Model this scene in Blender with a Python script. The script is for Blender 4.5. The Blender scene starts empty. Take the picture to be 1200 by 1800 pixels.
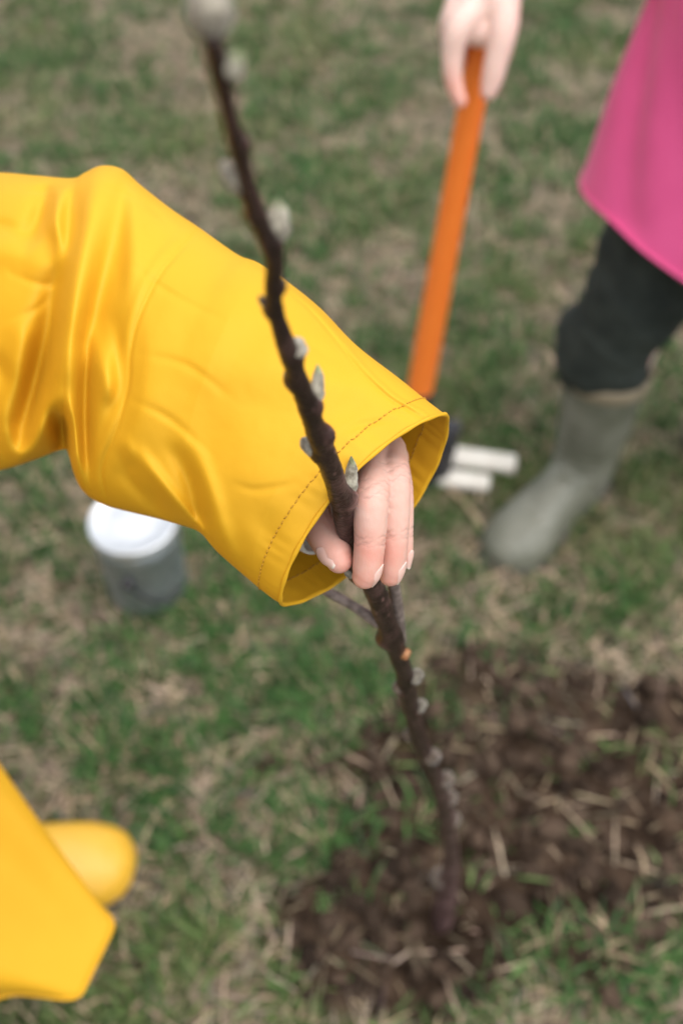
import bpy, math, random
import numpy as np
from mathutils import Vector, Matrix

random.seed(7)
rng = np.random.default_rng(7)
SC = bpy.context.scene
COL = SC.collection

# ------------------------------------------------------------------ camera
CAM_H = 1.5
PITCH = math.radians(50)            # downwards from the horizon
LENS = 35.0
FPX = LENS / 36.0 * 1800.0          # focal length in photo pixels
cam_d = bpy.data.cameras.new('camera')
cam_d.sensor_fit = 'VERTICAL'
cam_d.sensor_height = 36.0
cam_d.sensor_width = 24.0
cam_d.lens = LENS
cam_d.clip_start = 0.02
cam_d.clip_end = 2000
cam_d.dof.use_dof = True
cam_d.dof.focus_distance = 0.507
cam_d.dof.aperture_fstop = 3.8
cam_d.dof.aperture_blades = 0
cam = bpy.data.objects.new('camera', cam_d)
COL.objects.link(cam)
cam.location = (0, 0, CAM_H)
cam.rotation_euler = (math.radians(90) - PITCH, 0, 0)
SC.camera = cam

# ------------------------------------------------------------------ sky and sun
SUN_EL, SUN_AZ = math.radians(72), math.radians(115)    # azimuth from +Y towards +X
w = bpy.data.worlds.new('World')
SC.world = w
w.use_nodes = True
nt = w.node_tree
sky = nt.nodes.new('ShaderNodeTexSky')
sky.sky_type = 'NISHITA'
sky.sun_disc = False
sky.sun_elevation = SUN_EL
sky.sun_rotation = SUN_AZ
sky.air_density = 1.0
sky.dust_density = 2.5
sky.ozone_density = 1.0
bg = nt.nodes['Background']
bg.inputs['Strength'].default_value = 0.15
hs = nt.nodes.new('ShaderNodeHueSaturation')          # cloud cover greys the whole sky
hs.inputs['Saturation'].default_value = 0.22
nt.links.new(sky.outputs[0], hs.inputs['Color'])
nt.links.new(hs.outputs['Color'], bg.inputs['Color'])
sun_d = bpy.data.lights.new('sun', 'SUN')
sun_d.energy = 1.0
sun_d.angle = math.radians(80)
sun_d.color = (1.0, 0.95, 0.88)
sun = bpy.data.objects.new('sun', sun_d)
COL.objects.link(sun)
sdir = Vector((math.sin(SUN_AZ) * math.cos(SUN_EL), math.cos(SUN_AZ) * math.cos(SUN_EL), math.sin(SUN_EL)))
sun.rotation_euler = sdir.to_track_quat('Z', 'Y').to_euler()
sun.location = (0, 0, 6)

vs = SC.view_settings
vs.view_transform = 'Standard'
vs.look = 'None'
vs.exposure = 1.0
vs.gamma = 1.0
SC.render.engine = 'CYCLES'
SC.cycles.use_denoising = True
SC.cycles.max_bounces = 8

# ------------------------------------------------------------------ geometry helpers
CP, SP = math.cos(PITCH), math.sin(PITCH)
FWD = np.array([0, CP, -SP])
UPV = np.array([0, SP, CP])
RGT = np.array([1.0, 0, 0])
EYE = np.array([0, 0, CAM_H])


def P(px, py, d):
    """world point seen at photo pixel (px, py) at distance d along the view axis"""
    px, py, d = np.asarray(px, float), np.asarray(py, float), np.asarray(d, float)
    a, b = (px - 600) / FPX, (900 - py) / FPX
    return EYE + d[..., None] * (FWD + a[..., None] * RGT + b[..., None] * UPV)


def G(px, py, z=0.0):
    """world point seen at a photo pixel at height z"""
    k = -SP + (900 - py) / FPX * CP
    return P(px, py, (z - CAM_H) / k)


def catmull(pts, n, closed=False):
    pts = np.asarray(pts, float)
    m = len(pts)
    out = []
    segs = m if closed else m - 1
    ts = np.linspace(0, segs, n, endpoint=not closed)
    for t in ts:
        i = min(int(t), segs - 1)
        f = t - i
        g = (lambda k: pts[k % m]) if closed else (lambda k: pts[min(max(k, 0), m - 1)])
        p0, p1, p2, p3 = g(i - 1), g(i), g(i + 1), g(i + 2)
        if not closed:
            if i == 0: p0 = 2 * p1 - p2
            if i + 2 > m - 1: p3 = 2 * p2 - p1
        out.append(0.5 * (2 * p1 + (p2 - p0) * f + (2 * p0 - 5 * p1 + 4 * p2 - p3) * f * f + (3 * p1 - p0 - 3 * p2 + p3) * f ** 3))
    return np.array(out)


def norm(v):
    v = np.asarray(v, float)
    return v / (np.linalg.norm(v) + 1e-12)


def frames(path, up=(0, 0, 1)):
    """tangent plus two normals along a path, transported without twist"""
    n = len(path)
    T = np.gradient(path, axis=0)
    T /= np.linalg.norm(T, axis=1)[:, None] + 1e-12
    u = np.asarray(up, float)
    u = norm(u - T[0] * u.dot(T[0]))
    U, V = [], []
    for i in range(n):
        u = norm(u - T[i] * u.dot(T[i]))
        U.append(u); V.append(np.cross(T[i], u))
    return T, np.array(U), np.array(V)


class Geo:
    def __init__(self):
        self.v, self.f, self.n = [], [], 0

    def add(self, v, f):
        v = np.asarray(v, float).reshape(-1, 3)
        self.v.append(v)
        self.f += [tuple(int(i) + self.n for i in q) for q in f]
        self.n += len(v)
        return self

    def loft(self, rings, closed=True, cap=True):
        """rings: (n, m, 3)"""
        rings = np.asarray(rings, float)
        n, m, _ = rings.shape
        f = []
        for i in range(n - 1):
            for j in range(m if closed else m - 1):
                k = (j + 1) % m
                f.append((i * m + j, i * m + k, (i + 1) * m + k, (i + 1) * m + j))
        if cap and closed:
            f.append(tuple(range(m - 1, -1, -1)))
            f.append(tuple((n - 1) * m + j for j in range(m)))
        return self.add(rings.reshape(-1, 3), f)

    def tube(self, path, radii, seg=16, up=(0, 0, 1), flat=1.0, ends=True, n=None):
        path = np.asarray(path, float)
        radii = np.broadcast_to(np.asarray(radii, float), (len(path),)).astype(float)
        if n:
            pr = catmull(np.column_stack([path, radii]), n)
            path, radii = pr[:, :3], np.maximum(pr[:, 3], 1e-4)
        T, U, V = frames(path, up)
        if ends:                       # rounded ends
            pre, post, rp, rq = [], [], [], []
            for a in (80, 62, 40, 20):
                s, c = math.sin(math.radians(a)), math.cos(math.radians(a))
                pre.append(path[0] - T[0] * radii[0] * s); rp.append(radii[0] * c)
                post.insert(0, path[-1] + T[-1] * radii[-1] * s); rq.insert(0, radii[-1] * c)
            path = np.vstack([pre, path, post]); radii = np.concatenate([rp, radii, rq])
            k = len(pre)
            U = np.vstack([[U[0]] * k, U, [U[-1]] * k]); V = np.vstack([[V[0]] * k, V, [V[-1]] * k])
        a = np.linspace(0, 2 * math.pi, seg, endpoint=False)
        rings = path[:, None, :] + radii[:, None, None] * (np.cos(a)[None, :, None] * U[:, None, :] * flat + np.sin(a)[None, :, None] * V[:, None, :])
        return self.loft(rings)

    def lathe(self, prof, center, seg=48):
        """prof: list of (r, z)"""
        a = np.linspace(0, 2 * math.pi, seg, endpoint=False)
        rings = [np.column_stack([center[0] + r * np.cos(a), center[1] + r * np.sin(a), np.full(seg, center[2] + z)]) for r, z in prof]
        return self.loft(rings)

    def box(self, c, ax, ay, az, bevel=0.0):
        """box from centre and three half vectors, chamfered"""
        c, ax, ay, az = [np.asarray(q, float) for q in (c, ax, ay, az)]
        if bevel <= 0: bevel = 0.08 * min(np.linalg.norm(ax), np.linalg.norm(ay), np.linalg.norm(az))
        fx, fy, fz = [1 - bevel / np.linalg.norm(q) for q in (ax, ay, az)]
        def ring(sz, k):
            o = []
            for sx, sy, first in ((1, 1, 0), (-1, 1, 1), (-1, -1, 0), (1, -1, 1)):
                p = [(sx * k[0], sy * k[1] * fy), (sx * k[0] * fx, sy * k[1])]
                if first: p.reverse()
                for x, y in p:
                    o.append(c + ax * x + ay * y + az * sz)
            return o
        s = (fx, fy)
        rings = [ring(-1, s), ring(-fz, (1, 1)), ring(fz, (1, 1)), ring(1, s)]
        return self.loft(rings)

    def mesh(self, name):
        me = bpy.data.meshes.new(name)
        v = np.vstack(self.v)
        me.from_pydata(v.tolist(), [], self.f)
        return me


def world_loc(o):
    l = Vector((0, 0, 0))
    while o:
        l += o.location
        o = o.parent
    return l


def make(name, geo, mat, parent=None, base=None, smooth=True, label=None, cat=None, group=None, kind=None):
    """one mesh object; vertices arrive in world space and are re-based on the parent or on `base`"""
    me = geo.mesh(name) if isinstance(geo, Geo) else geo
    me.name = name
    o = bpy.data.objects.new(name, me)
    COL.objects.link(o)
    off = world_loc(parent) if parent else (Vector(base) if base is not None else Vector((0, 0, 0)))
    me.transform(Matrix.Translation(-off))
    if parent: o.parent = parent
    else: o.location = off
    if mat: me.materials.append(mat)
    if smooth: me.polygons.foreach_set('use_smooth', [True] * len(me.polygons))
    me.update()
    if label: o['label'] = label
    if cat: o['category'] = cat
    if group: o['group'] = group
    if kind: o['kind'] = kind
    return o


def root(name, loc, label, cat, group=None):
    o = bpy.data.objects.new(name, None)
    COL.objects.link(o)
    o.location = loc
    o.empty_display_size = 0.05
    o['label'] = label; o['category'] = cat
    if group: o['group'] = group
    return o


def organic(geo, voxel, smooth=6, factor=0.5):
    """weld overlapping closed shells into one continuous skin"""
    me = geo.mesh('tmp')
    o = bpy.data.objects.new('tmp', me)
    COL.objects.link(o)
    m = o.modifiers.new('r', 'REMESH'); m.mode = 'VOXEL'; m.voxel_size = voxel; m.use_smooth_shade = True
    s = o.modifiers.new('s', 'SMOOTH'); s.iterations = smooth; s.factor = factor
    dg = bpy.context.evaluated_depsgraph_get()
    out = bpy.data.meshes.new_from_object(o.evaluated_get(dg))
    bpy.data.objects.remove(o); bpy.data.meshes.remove(me)
    return out


def mesh_np(me):
    v = np.empty(len(me.vertices) * 3); me.vertices.foreach_get('co', v)
    return v.reshape(-1, 3)


def geo_from_mesh(g, me):
    g.add(mesh_np(me), [tuple(p.vertices) for p in me.polygons])
    return g


def set_color(me, name, rgb):
    at = me.color_attributes.new(name, 'FLOAT_COLOR', 'POINT')
    c = np.ones((len(me.vertices), 4)); c[:, :3] = rgb
    at.data.foreach_set('color', c.ravel())


# value noise ---------------------------------------------------------------
_tab = rng.random((512, 512))


def vnoise(x, y, s, seed=0):
    x = np.asarray(x) / s + 37.3 * seed + 100; y = np.asarray(y) / s + 91.7 * seed + 100
    xi, yi = np.floor(x).astype(int), np.floor(y).astype(int)
    fx, fy = x - xi, y - yi
    fx, fy = fx * fx * (3 - 2 * fx), fy * fy * (3 - 2 * fy)
    t = lambda a, b: _tab[a % 512, b % 512]
    return (t(xi, yi) * (1 - fx) + t(xi + 1, yi) * fx) * (1 - fy) + (t(xi, yi + 1) * (1 - fx) + t(xi + 1, yi + 1) * fx) * fy


def fbm(x, y, s, seed=0, oct=4):
    r, a, tot = 0, 1, 0
    for k in range(oct):
        r = r + a * vnoise(x, y, s / 2 ** k, seed + k * 5); tot += a; a *= 0.55
    return r / tot


def sstep(a, b, x):
    t = np.clip((x - a) / (b - a), 0, 1)
    return t * t * (3 - 2 * t)


# ------------------------------------------------------------------ materials
def mat(name, c1, c2=None, rough=0.6, scale=30, metal=0.0, spec=0.5, bump=0.0, bscale=200, sss=0.0, attr=None, detail=4,
        coat=0.0, sheen=0.0, rvar=0.0, ramp=(0.35, 0.65)):
    m = bpy.data.materials.new(name)
    m.use_nodes = True
    t = m.node_tree
    b = t.nodes['Principled BSDF']
    b.inputs['Roughness'].default_value = rough
    b.inputs['Metallic'].default_value = metal
    b.inputs['Specular IOR Level'].default_value = spec
    b.inputs['Coat Weight'].default_value = coat
    b.inputs['Sheen Weight'].default_value = sheen
    tc = t.nodes.new('ShaderNodeTexCoord')
    nz = t.nodes.new('ShaderNodeTexNoise')
    nz.inputs['Scale'].default_value = scale; nz.inputs['Detail'].default_value = detail
    t.links.new(tc.outputs['Object'], nz.inputs['Vector'])
    rp = t.nodes.new('ShaderNodeValToRGB')
    rp.color_ramp.elements[0].position, rp.color_ramp.elements[1].position = ramp
    c2 = c2 or c1
    rp.color_ramp.elements[0].color = (*c1, 1); rp.color_ramp.elements[1].color = (*c2, 1)
    t.links.new(nz.outputs['Fac'], rp.inputs['Fac'])
    col = rp.outputs['Color']
    if attr:
        a = t.nodes.new('ShaderNodeAttribute'); a.attribute_name = attr
        mx = t.nodes.new('ShaderNodeMix'); mx.data_type = 'RGBA'; mx.blend_type = 'MULTIPLY'
        mx.inputs['Factor'].default_value = 1.0
        t.links.new(a.outputs['Color'], mx.inputs['A']); t.links.new(col, mx.inputs['B'])
        col = mx.outputs['Result']
    t.links.new(col, b.inputs['Base Color'])
    if rvar:
        mr = t.nodes.new('ShaderNodeMapRange')
        mr.inputs['To Min'].default_value = rough - rvar; mr.inputs['To Max'].default_value = rough + rvar
        t.links.new(nz.outputs['Fac'], mr.inputs['Value']); t.links.new(mr.outputs['Result'], b.inputs['Roughness'])
    if bump:
        n2 = t.nodes.new('ShaderNodeTexNoise'); n2.inputs['Scale'].default_value = bscale; n2.inputs['Detail'].default_value = 3
        t.links.new(tc.outputs['Object'], n2.inputs['Vector'])
        bp = t.nodes.new('ShaderNodeBump'); bp.inputs['Strength'].default_value = bump; bp.inputs['Distance'].default_value = 0.001
        t.links.new(n2.outputs['Fac'], bp.inputs['Height']); t.links.new(bp.outputs['Normal'], b.inputs['Normal'])
    if sss:
        b.inputs['Subsurface Weight'].default_value = sss
        b.inputs['Subsurface Radius'].default_value = (1.0, 0.35, 0.2)
        b.inputs['Subsurface Scale'].default_value = 0.004
    return m


M = {}
M['yellow'] = mat('yellow_coated_fabric', (0.60, 0.322, 0.013), (0.635, 0.342, 0.016), rough=0.60, scale=14, bump=0.06, bscale=900, spec=0.22, rvar=0.05)
M['thread_outer'] = mat('pale_yellow_thread', (0.40, 0.20, 0.012), (0.52, 0.27, 0.018), rough=0.8, scale=400)
M['thread'] = mat('yellow_thread', (0.30, 0.15, 0.02), (0.45, 0.24, 0.03), rough=0.8, scale=400)
M['skin'] = mat('skin', (0.97, 0.95, 0.94), (1.0, 1.0, 1.0), rough=0.42, scale=160, attr='tone', sss=0.22, bump=0.2, bscale=1300, spec=0.35)
M['nail'] = mat('nail', (0.96, 0.96, 0.96), (1, 1, 1), rough=0.30, scale=200, attr='tone', sss=0.2, spec=0.45)
M['shirt'] = mat('pale_knit', (0.62, 0.61, 0.60), (0.70, 0.69, 0.67), rough=0.9, scale=300, bump=0.6, bscale=900)
M['bark'] = mat('bark', (0.014, 0.0065, 0.006), (0.034, 0.017, 0.015), rough=0.42, scale=90, attr='tone', bump=0.8, bscale=420, spec=0.45, detail=8)
M['bud'] = mat('bud_scales', (0.13, 0.11, 0.08), (0.36, 0.33, 0.27), rough=0.8, scale=260, attr='tone', bump=0.8, bscale=900, detail=6, sheen=0.3)
M['scar'] = mat('pruning_scar', (0.26, 0.09, 0.03), (0.42, 0.22, 0.10), rough=0.7, scale=300, bump=0.5, bscale=500)
M['twig'] = mat('grey_twig_bark', (0.10, 0.075, 0.065), (0.22, 0.17, 0.15), rough=0.7, scale=200, bump=0.6, bscale=600)
M['galv'] = mat('galvanised_steel', (0.32, 0.36, 0.38), (0.44, 0.48, 0.50), rough=0.45, scale=70, metal=0.85, rvar=0.08)
M['lid'] = mat('bright_tin', (0.66, 0.68, 0.70), (0.76, 0.78, 0.80), rough=0.42, scale=40, metal=0.8, rvar=0.06)
M['orange'] = mat('orange_plastic', (0.98, 0.225, 0.03), (1.0, 0.245, 0.035), rough=0.45, scale=20, bump=0.1, bscale=600)
M['black'] = mat('black_plastic', (0.018, 0.018, 0.022), (0.03, 0.03, 0.036), rough=0.5, scale=40)
M['steel'] = mat('dark_painted_steel', (0.018, 0.02, 0.028), (0.05, 0.045, 0.045), rough=0.5, scale=25, metal=0.2)
M['white'] = mat('white_paint', (0.64, 0.59, 0.51), (0.72, 0.68, 0.60), rough=0.5, scale=30, bump=0.2, bscale=120)
M['pink'] = mat('pink_fabric', (0.78, 0.085, 0.28), (0.84, 0.10, 0.31), rough=0.6, scale=12, bump=0.3, bscale=500, sheen=0.25)
M['trouser'] = mat('dark_trouser_cloth', (0.012, 0.018, 0.015), (0.028, 0.036, 0.030), rough=0.85, scale=25, bump=0.4, bscale=500)
M['boot'] = mat('olive_rubber', (0.115, 0.118, 0.085), (0.185, 0.185, 0.145), rough=0.42, scale=16, bump=0.2, bscale=120, rvar=0.08)
M['boot_trim'] = mat('tan_boot_lining', (0.27, 0.22, 0.145), (0.34, 0.28, 0.19), rough=0.8, scale=60)
M['sole'] = mat('dark_rubber_sole', (0.05, 0.048, 0.04), (0.08, 0.075, 0.06), rough=0.8, scale=60)
M['yboot'] = mat('yellow_rubber', (0.68, 0.38, 0.03), (0.72, 0.41, 0.04), rough=0.35, scale=20)
M['hair'] = mat('brown_hair', (0.06, 0.035, 0.02), (0.12, 0.075, 0.045), rough=0.55, scale=120)
M['blade'] = mat('grass_blades', (0.9, 0.9, 0.9), (1, 1, 1), rough=0.55, scale=60, attr='tone', spec=0.3)
M['clod'] = mat('soil_clods', (0.75, 0.72, 0.70), (1, 1, 1), rough=0.95, scale=120, attr='tone', bump=1.0, bscale=200, spec=0.1)
M['stalk'] = mat('dry_stalk', (0.40, 0.29, 0.18), (0.52, 0.40, 0.26), rough=0.8, scale=80)

# ground: soil and thatch mixed by a mask held on the mesh
gm = bpy.data.materials.new('ground_earth'); gm.use_nodes = True
t = gm.node_tree; b = t.nodes['Principled BSDF']; b.inputs['Roughness'].default_value = 0.95; b.inputs['Specular IOR Level'].default_value = 0.1
tc = t.nodes.new('ShaderNodeTexCoord')
def _noise(s, d=6):
    n = t.nodes.new('ShaderNodeTexNoise'); n.inputs['Scale'].default_value = s; n.inputs['Detail'].default_value = d
    t.links.new(tc.outputs['Object'], n.inputs['Vector']); return n
def _ramp(n, stops):
    r = t.nodes.new('ShaderNodeValToRGB'); e = r.color_ramp.elements
    while len(e) < len(stops): e.new(0.5)
    for el, (p, c) in zip(e, stops): el.position = p; el.color = (*c, 1)
    t.links.new(n.outputs['Fac'], r.inputs['Fac']); return r
rs = _ramp(_noise(22), [(0.3, (0.016, 0.010, 0.0065)), (0.5, (0.044, 0.028, 0.018)), (0.72, (0.092, 0.062, 0.042))])
rt = _ramp(_noise(16), [(0.3, (0.030, 0.046, 0.016)), (0.46, (0.060, 0.075, 0.030)), (0.56, (0.11, 0.092, 0.054)), (0.70, (0.24, 0.18, 0.12))])
at = t.nodes.new('ShaderNodeAttribute'); at.attribute_name = 'soil'
mx = t.nodes.new('ShaderNodeMix'); mx.data_type = 'RGBA'
t.links.new(at.outputs['Fac'], mx.inputs['Factor']); t.links.new(rt.outputs['Color'], mx.inputs['A']); t.links.new(rs.outputs['Color'], mx.inputs['B'])
t.links.new(mx.outputs['Result'], b.inputs['Base Color'])
bn = _noise(150, 5); bp = t.nodes.new('ShaderNodeBump'); bp.inputs['Strength'].default_value = 0.8; bp.inputs['Distance'].default_value = 0.004
t.links.new(bn.outputs['Fac'], bp.inputs['Height']); t.links.new(bp.outputs['Normal'], b.inputs['Normal'])
M['ground'] = gm

# ------------------------------------------------------------------ ground
BASE = G(778, 1585)                        # foot of the sapling


def soil_mask(x, y):
    e = ((x - 0.36) / 0.44) ** 2 + ((y - 0.66) / 0.27) ** 2
    n = fbm(x, y, 0.16, 3) - 0.5
    m1 = 1 - sstep(0.6, 1.3, e + n * 1.7)
    e2 = ((x - 0.10) / 0.20) ** 2 + ((y - 0.46) / 0.12) ** 2
    m2 = 1 - sstep(0.7, 1.3, e2 + n * 1.4)
    return np.maximum(m1, m2)


def ground_z(x, y):
    x = np.asarray(x, float); y = np.asarray(y, float)
    s = soil_mask(x, y)
    near = 1 - sstep(3.5, 8, np.hypot(x, y - 1.5))
    z = (fbm(x, y, 0.35, 11) - 0.5) * 0.03 * near
    z = z + s * ((fbm(x, y, 0.15, 21, 5) - 0.5) * 0.17 + (fbm(x, y, 0.03, 31, 3) - 0.5) * 0.03 + 0.008)
    # hollow round the sapling's foot and a second dark hollow up and left of it
    for cx, cy, r, dz in ((BASE[0] - 0.02, BASE[1] - 0.05, 0.07, -0.045), (*G(640, 1360)[:2], 0.05, -0.05), (*G(930, 1600)[:2], 0.06, -0.03), (*G(900, 1340)[:2], 0.05, -0.03)):
        z = z + dz * np.exp(-((x - cx) ** 2 + (y - cy) ** 2) / r ** 2)
    return z


def axis_coords(lo, hi, step):
    mid = np.arange(lo, hi + step, step)
    k = np.array([0.05, 0.15, 0.4, 0.9, 1.8, 3.5, 7, 14, 30, 60, 120, 240])
    return np.concatenate([lo - k[::-1], mid, mid[-1] + k])


gx, gy = axis_coords(-1.5, 1.5, 0.0125), axis_coords(-0.1, 4.0, 0.0125)
X, Y = np.meshgrid(gx, gy)
Z = ground_z(X, Y)
nx, ny = len(gx), len(gy)
idx = np.arange(nx * ny).reshape(ny, nx)
quads = np.stack([idx[:-1, :-1], idx[:-1, 1:], idx[1:, 1:], idx[1:, :-1]], -1).reshape(-1, 4)
me = bpy.data.meshes.new('ground')
me.from_pydata(np.column_stack([X.ravel(), Y.ravel(), Z.ravel()]).tolist(), [], quads.tolist())
fa = me.attributes.new('soil', 'FLOAT', 'POINT'); fa.data.foreach_set('value', soil_mask(X, Y).ravel())
make('ground', me, M['ground'], kind='structure', label='trampled lawn of short grass, dead thatch and dug brown soil')


def blades(n, x, y, z, length, width, heading, lean, curl, color, name, mat_, label, cat):
    """n bent strips of two segments, one mesh"""
    hx, hy = np.cos(heading), np.sin(heading)
    sx, sy = -hy, hx
    b0 = np.column_stack([x, y, z])
    d1 = np.column_stack([hx * np.sin(lean), hy * np.sin(lean), np.cos(lean)])
    l2 = lean + curl
    d2 = np.column_stack([hx * np.sin(l2), hy * np.sin(l2), np.cos(l2)])
    side = np.column_stack([sx, sy, np.zeros(n)]) * width[:, None] / 2
    p1 = b0 + d1 * length[:, None] * 0.55
    p2 = p1 + d2 * length[:, None] * 0.45
    V = np.stack([b0 - side * 0.8, b0 + side * 0.8, p1 - side, p1 + side, p2], 1).reshape(-1, 3)
    k = np.arange(n)[:, None] * 5
    quads = np.hstack([k, k + 1, k + 3, k + 2]); tris = np.hstack([k + 2, k + 3, k + 4])
    me = bpy.data.meshes.new(name)
    me.vertices.add(len(V)); me.vertices.foreach_set('co', V.ravel())
    nl = n * 7
    me.loops.add(nl)
    li = np.hstack([quads, tris]).ravel()
    me.loops.foreach_set('vertex_index', li.astype(np.int32))
    me.polygons.add(n * 2)
    starts = np.stack([np.arange(n) * 7, np.arange(n) * 7 + 4], 1).ravel()
    me.polygons.foreach_set('loop_start', starts.astype(np.int32))
    me.update(calc_edges=True)
    set_color(me, 'tone', np.repeat(color, 5, axis=0))
    return make(name, me, mat_, kind='stuff', label=label, cat=cat, smooth=False)


def scatter(n):
    x = rng.uniform(-1.5, 1.5, n); y = rng.uniform(-0.1, 4.0, n)      # four fifths where the picture looks
    k = n // 4
    x[:k] = rng.uniform(-4.0, 4.0, k); y[:k] = rng.uniform(-2.0, 8.0, k)
    return x, y


# living grass
N = 400000
x, y = scatter(N)
gf = fbm(x, y, 0.20, 51, 3) * 0.5 + fbm(x, y, 0.05, 61, 2) * 0.5
sm = soil_mask(x, y)
keep = rng.random(N) < (0.10 + 0.85 * sstep(0.44, 0.58, gf)) * (1 - 0.95 * sm)
tuft = np.zeros(N, bool)
for px, py, r in ((1090, 1060, 0.06), (1120, 1010, 0.05), (980, 1690, 0.05), (1080, 1730, 0.06), (600, 1460, 0.05), (745, 1440, 0.03), (1150, 1340, 0.03), (280, 1690, 0.07), (560, 1200, 0.09), (350, 1650, 0.05), (640, 860, 0.1), (830, 700, 0.09), (210, 1340, 0.05)):
    c = G(px, py)
    tuft |= (np.hypot(x - c[0], y - c[1]) < r * (0.5 + rng.random(N)))
keep |= tuft & (rng.random(N) < 0.8 * (1 - 0.6 * sm))
x, y, tuft = x[keep], y[keep], tuft[keep]
n = len(x)
tone = rng.random(n)
yel = fbm(x, y, 0.3, 71, 2)
g1, g2, g3 = np.array([0.014, 0.054, 0.013]), np.array([0.080, 0.180, 0.042]), np.array([0.20, 0.21, 0.075])
col = g1 + (g2 - g1) * tone[:, None]
mixy = np.clip((yel - 0.45) * 2.2, 0, 1) * rng.random(n)
col = col * (1 - mixy[:, None]) + g3 * mixy[:, None]
dead = rng.random(n) < 0.16
col[dead] = np.array([0.36, 0.27, 0.17]) * (0.7 + 0.5 * rng.random(dead.sum()))[:, None]
blades(n, x, y, ground_z(x, y) - 0.003, rng.uniform(0.02, 0.06, n) * np.where(tuft, 1.5, 1.0), rng.uniform(0.0022, 0.0055, n) * (1 + sstep(0, 0.6, np.maximum(np.abs(x) - 1.5, np.maximum(y - 4.0, -0.1 - y)))), rng.uniform(0, 6.283, n),
       rng.uniform(0.1, 1.0, n), rng.uniform(0.2, 1.0, n), col, 'grass', M['blade'], 'short green grass growing in uneven patches over the lawn', 'grass')

# dead straw lying flat
N = 150000
x, y = scatter(N)
gf = fbm(x, y, 0.20, 51, 3) * 0.5 + fbm(x, y, 0.05, 61, 2) * 0.5
sm = soil_mask(x, y)
keep = rng.random(N) < (0.08 + 0.92 * (1 - sstep(0.42, 0.55, gf))) * (1 - 0.90 * sm)
x, y = x[keep], y[keep]
n = len(x)
col = np.array([0.50, 0.385, 0.265]) * (0.15 + 1.0 * rng.random(n) ** 1.4)[:, None] * np.array([1, 1, 1]) + rng.normal(0, 0.012, (n, 3))
col = np.clip(col, 0.02, 0.8)
blades(n, x, y, ground_z(x, y) + rng.uniform(0.0, 0.012, n), rng.uniform(0.02, 0.085, n), rng.uniform(0.0012, 0.0042, n), rng.uniform(0, 6.283, n),
       rng.uniform(1.25, 1.6, n), rng.uniform(-0.1, 0.35, n), col, 'dead_straw', M['blade'], 'dry tan straw and dead grass lying matted on the lawn', 'straw')

# big pale straws and leaf bits on the dug soil
N = 420
x = rng.uniform(-0.1, 0.85, N); y = rng.uniform(0.3, 1.0, N)
keep = (soil_mask(x, y) > 0.3)
x, y = x[keep], y[keep]; n = len(x)
col = np.array([0.26, 0.20, 0.12]) * (0.2 + 0.9 * rng.random(n))[:, None]
gr = rng.random(n) < 0.22
col[gr] = np.array([0.12, 0.19, 0.05]) * (0.6 + 0.8 * rng.random(gr.sum()))[:, None]
blades(n, x, y, ground_z(x, y) + rng.uniform(0.003, 0.015, n), rng.uniform(0.012, 0.06, n), rng.uniform(0.0015, 0.006, n), rng.uniform(0, 6.283, n),
       rng.uniform(1.1, 1.6, n), rng.uniform(-0.1, 0.4, n), col, 'straw_scraps', M['blade'], 'broad pale straw scraps and leaf bits strewn on the dug soil', 'straw')

# clods of earth
ico_v, ico_f = None, None
import bmesh
bm = bmesh.new(); bmesh.ops.create_icosphere(bm, subdivisions=2, radius=1.0)
ico_v = np.array([v.co[:] for v in bm.verts]); ico_f = np.array([[v.index for v in f.verts] for f in bm.faces]); bm.free()
cv, cf, cc, off = [], [], [], 0
N = 2600
x = rng.uniform(-0.15, 0.9, N); y = rng.uniform(0.28, 1.05, N)
keep = (soil_mask(x, y) > 0.35 + 0.3 * rng.random(N)) & (np.hypot(x - BASE[0], y - BASE[1]) > 0.035)
for cx, cy in zip(x[keep], y[keep]):
    r = 0.003 + 0.017 * rng.random() ** 3
    d = 1 + 0.45 * (rng.random(3) - 0.5)
    ph = rng.uniform(0, 6.28, 3)
    v = ico_v * (1 + 0.16 * np.sin(3.1 * ico_v[:, [1]] + ph[0]) + 0.14 * np.sin(4.3 * ico_v[:, [0]] + ph[1]) + rng.normal(0, 0.13, (len(ico_v), 1))) * d * r
    v = v + np.array([cx, cy, float(ground_z(cx, cy)) + r * 0.35])
    cv.append(v); cf.append(ico_f + off); off += len(v)
    cc.append(np.tile(np.array([0.065, 0.045, 0.032]) * rng.uniform(0.35, 1.6), (len(v), 1)))
me = bpy.data.meshes.new('soil_clods')
me.from_pydata(np.vstack(cv).tolist(), [], np.vstack(cf).tolist())
set_color(me, 'tone', np.vstack(cc))
make('soil_clods', me, M['clod'], kind='stuff', label='crumbled clods of dark brown soil round the sapling', cat='soil')

# ------------------------------------------------------------------ metal can
bc = G(264, 1032)
can = root('metal_can', (bc[0], bc[1], 0), 'small grey metal can with a bright lid standing on the grass', 'can')
R0 = 0.074
make('body', Geo().lathe([(R0 * 0.93, -0.005), (R0 * 0.97, 0.0), (R0 * 0.985, 0.004), (R0 * 0.965, 0.010), (R0 * 0.97, 0.05), (R0 * 0.975, 0.055), (R0 * 0.985, 0.058), (R0 * 0.975, 0.061), (R0 * 0.98, 0.14),
     (R0 * 0.99, 0.144), (R0 * 0.98, 0.148), (R0 * 0.98, 0.186), (R0 * 0.9, 0.186)], (bc[0], bc[1], 0.006), 64), M['galv'], can)
lid = make('lid', Geo().lathe([(R0 * 0.985, 0.178), (R0 * 1.03, 0.178), (R0 * 1.035, 0.181), (R0 * 1.035, 0.188), (R0 * 1.02, 0.192), (R0 * 0.97, 0.193), (R0 * 0.94, 0.190), (R0 * 0.5, 0.193), (R0 * 0.02, 0.194)], (bc[0], bc[1], 0.006), 64), M['lid'], can)
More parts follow.
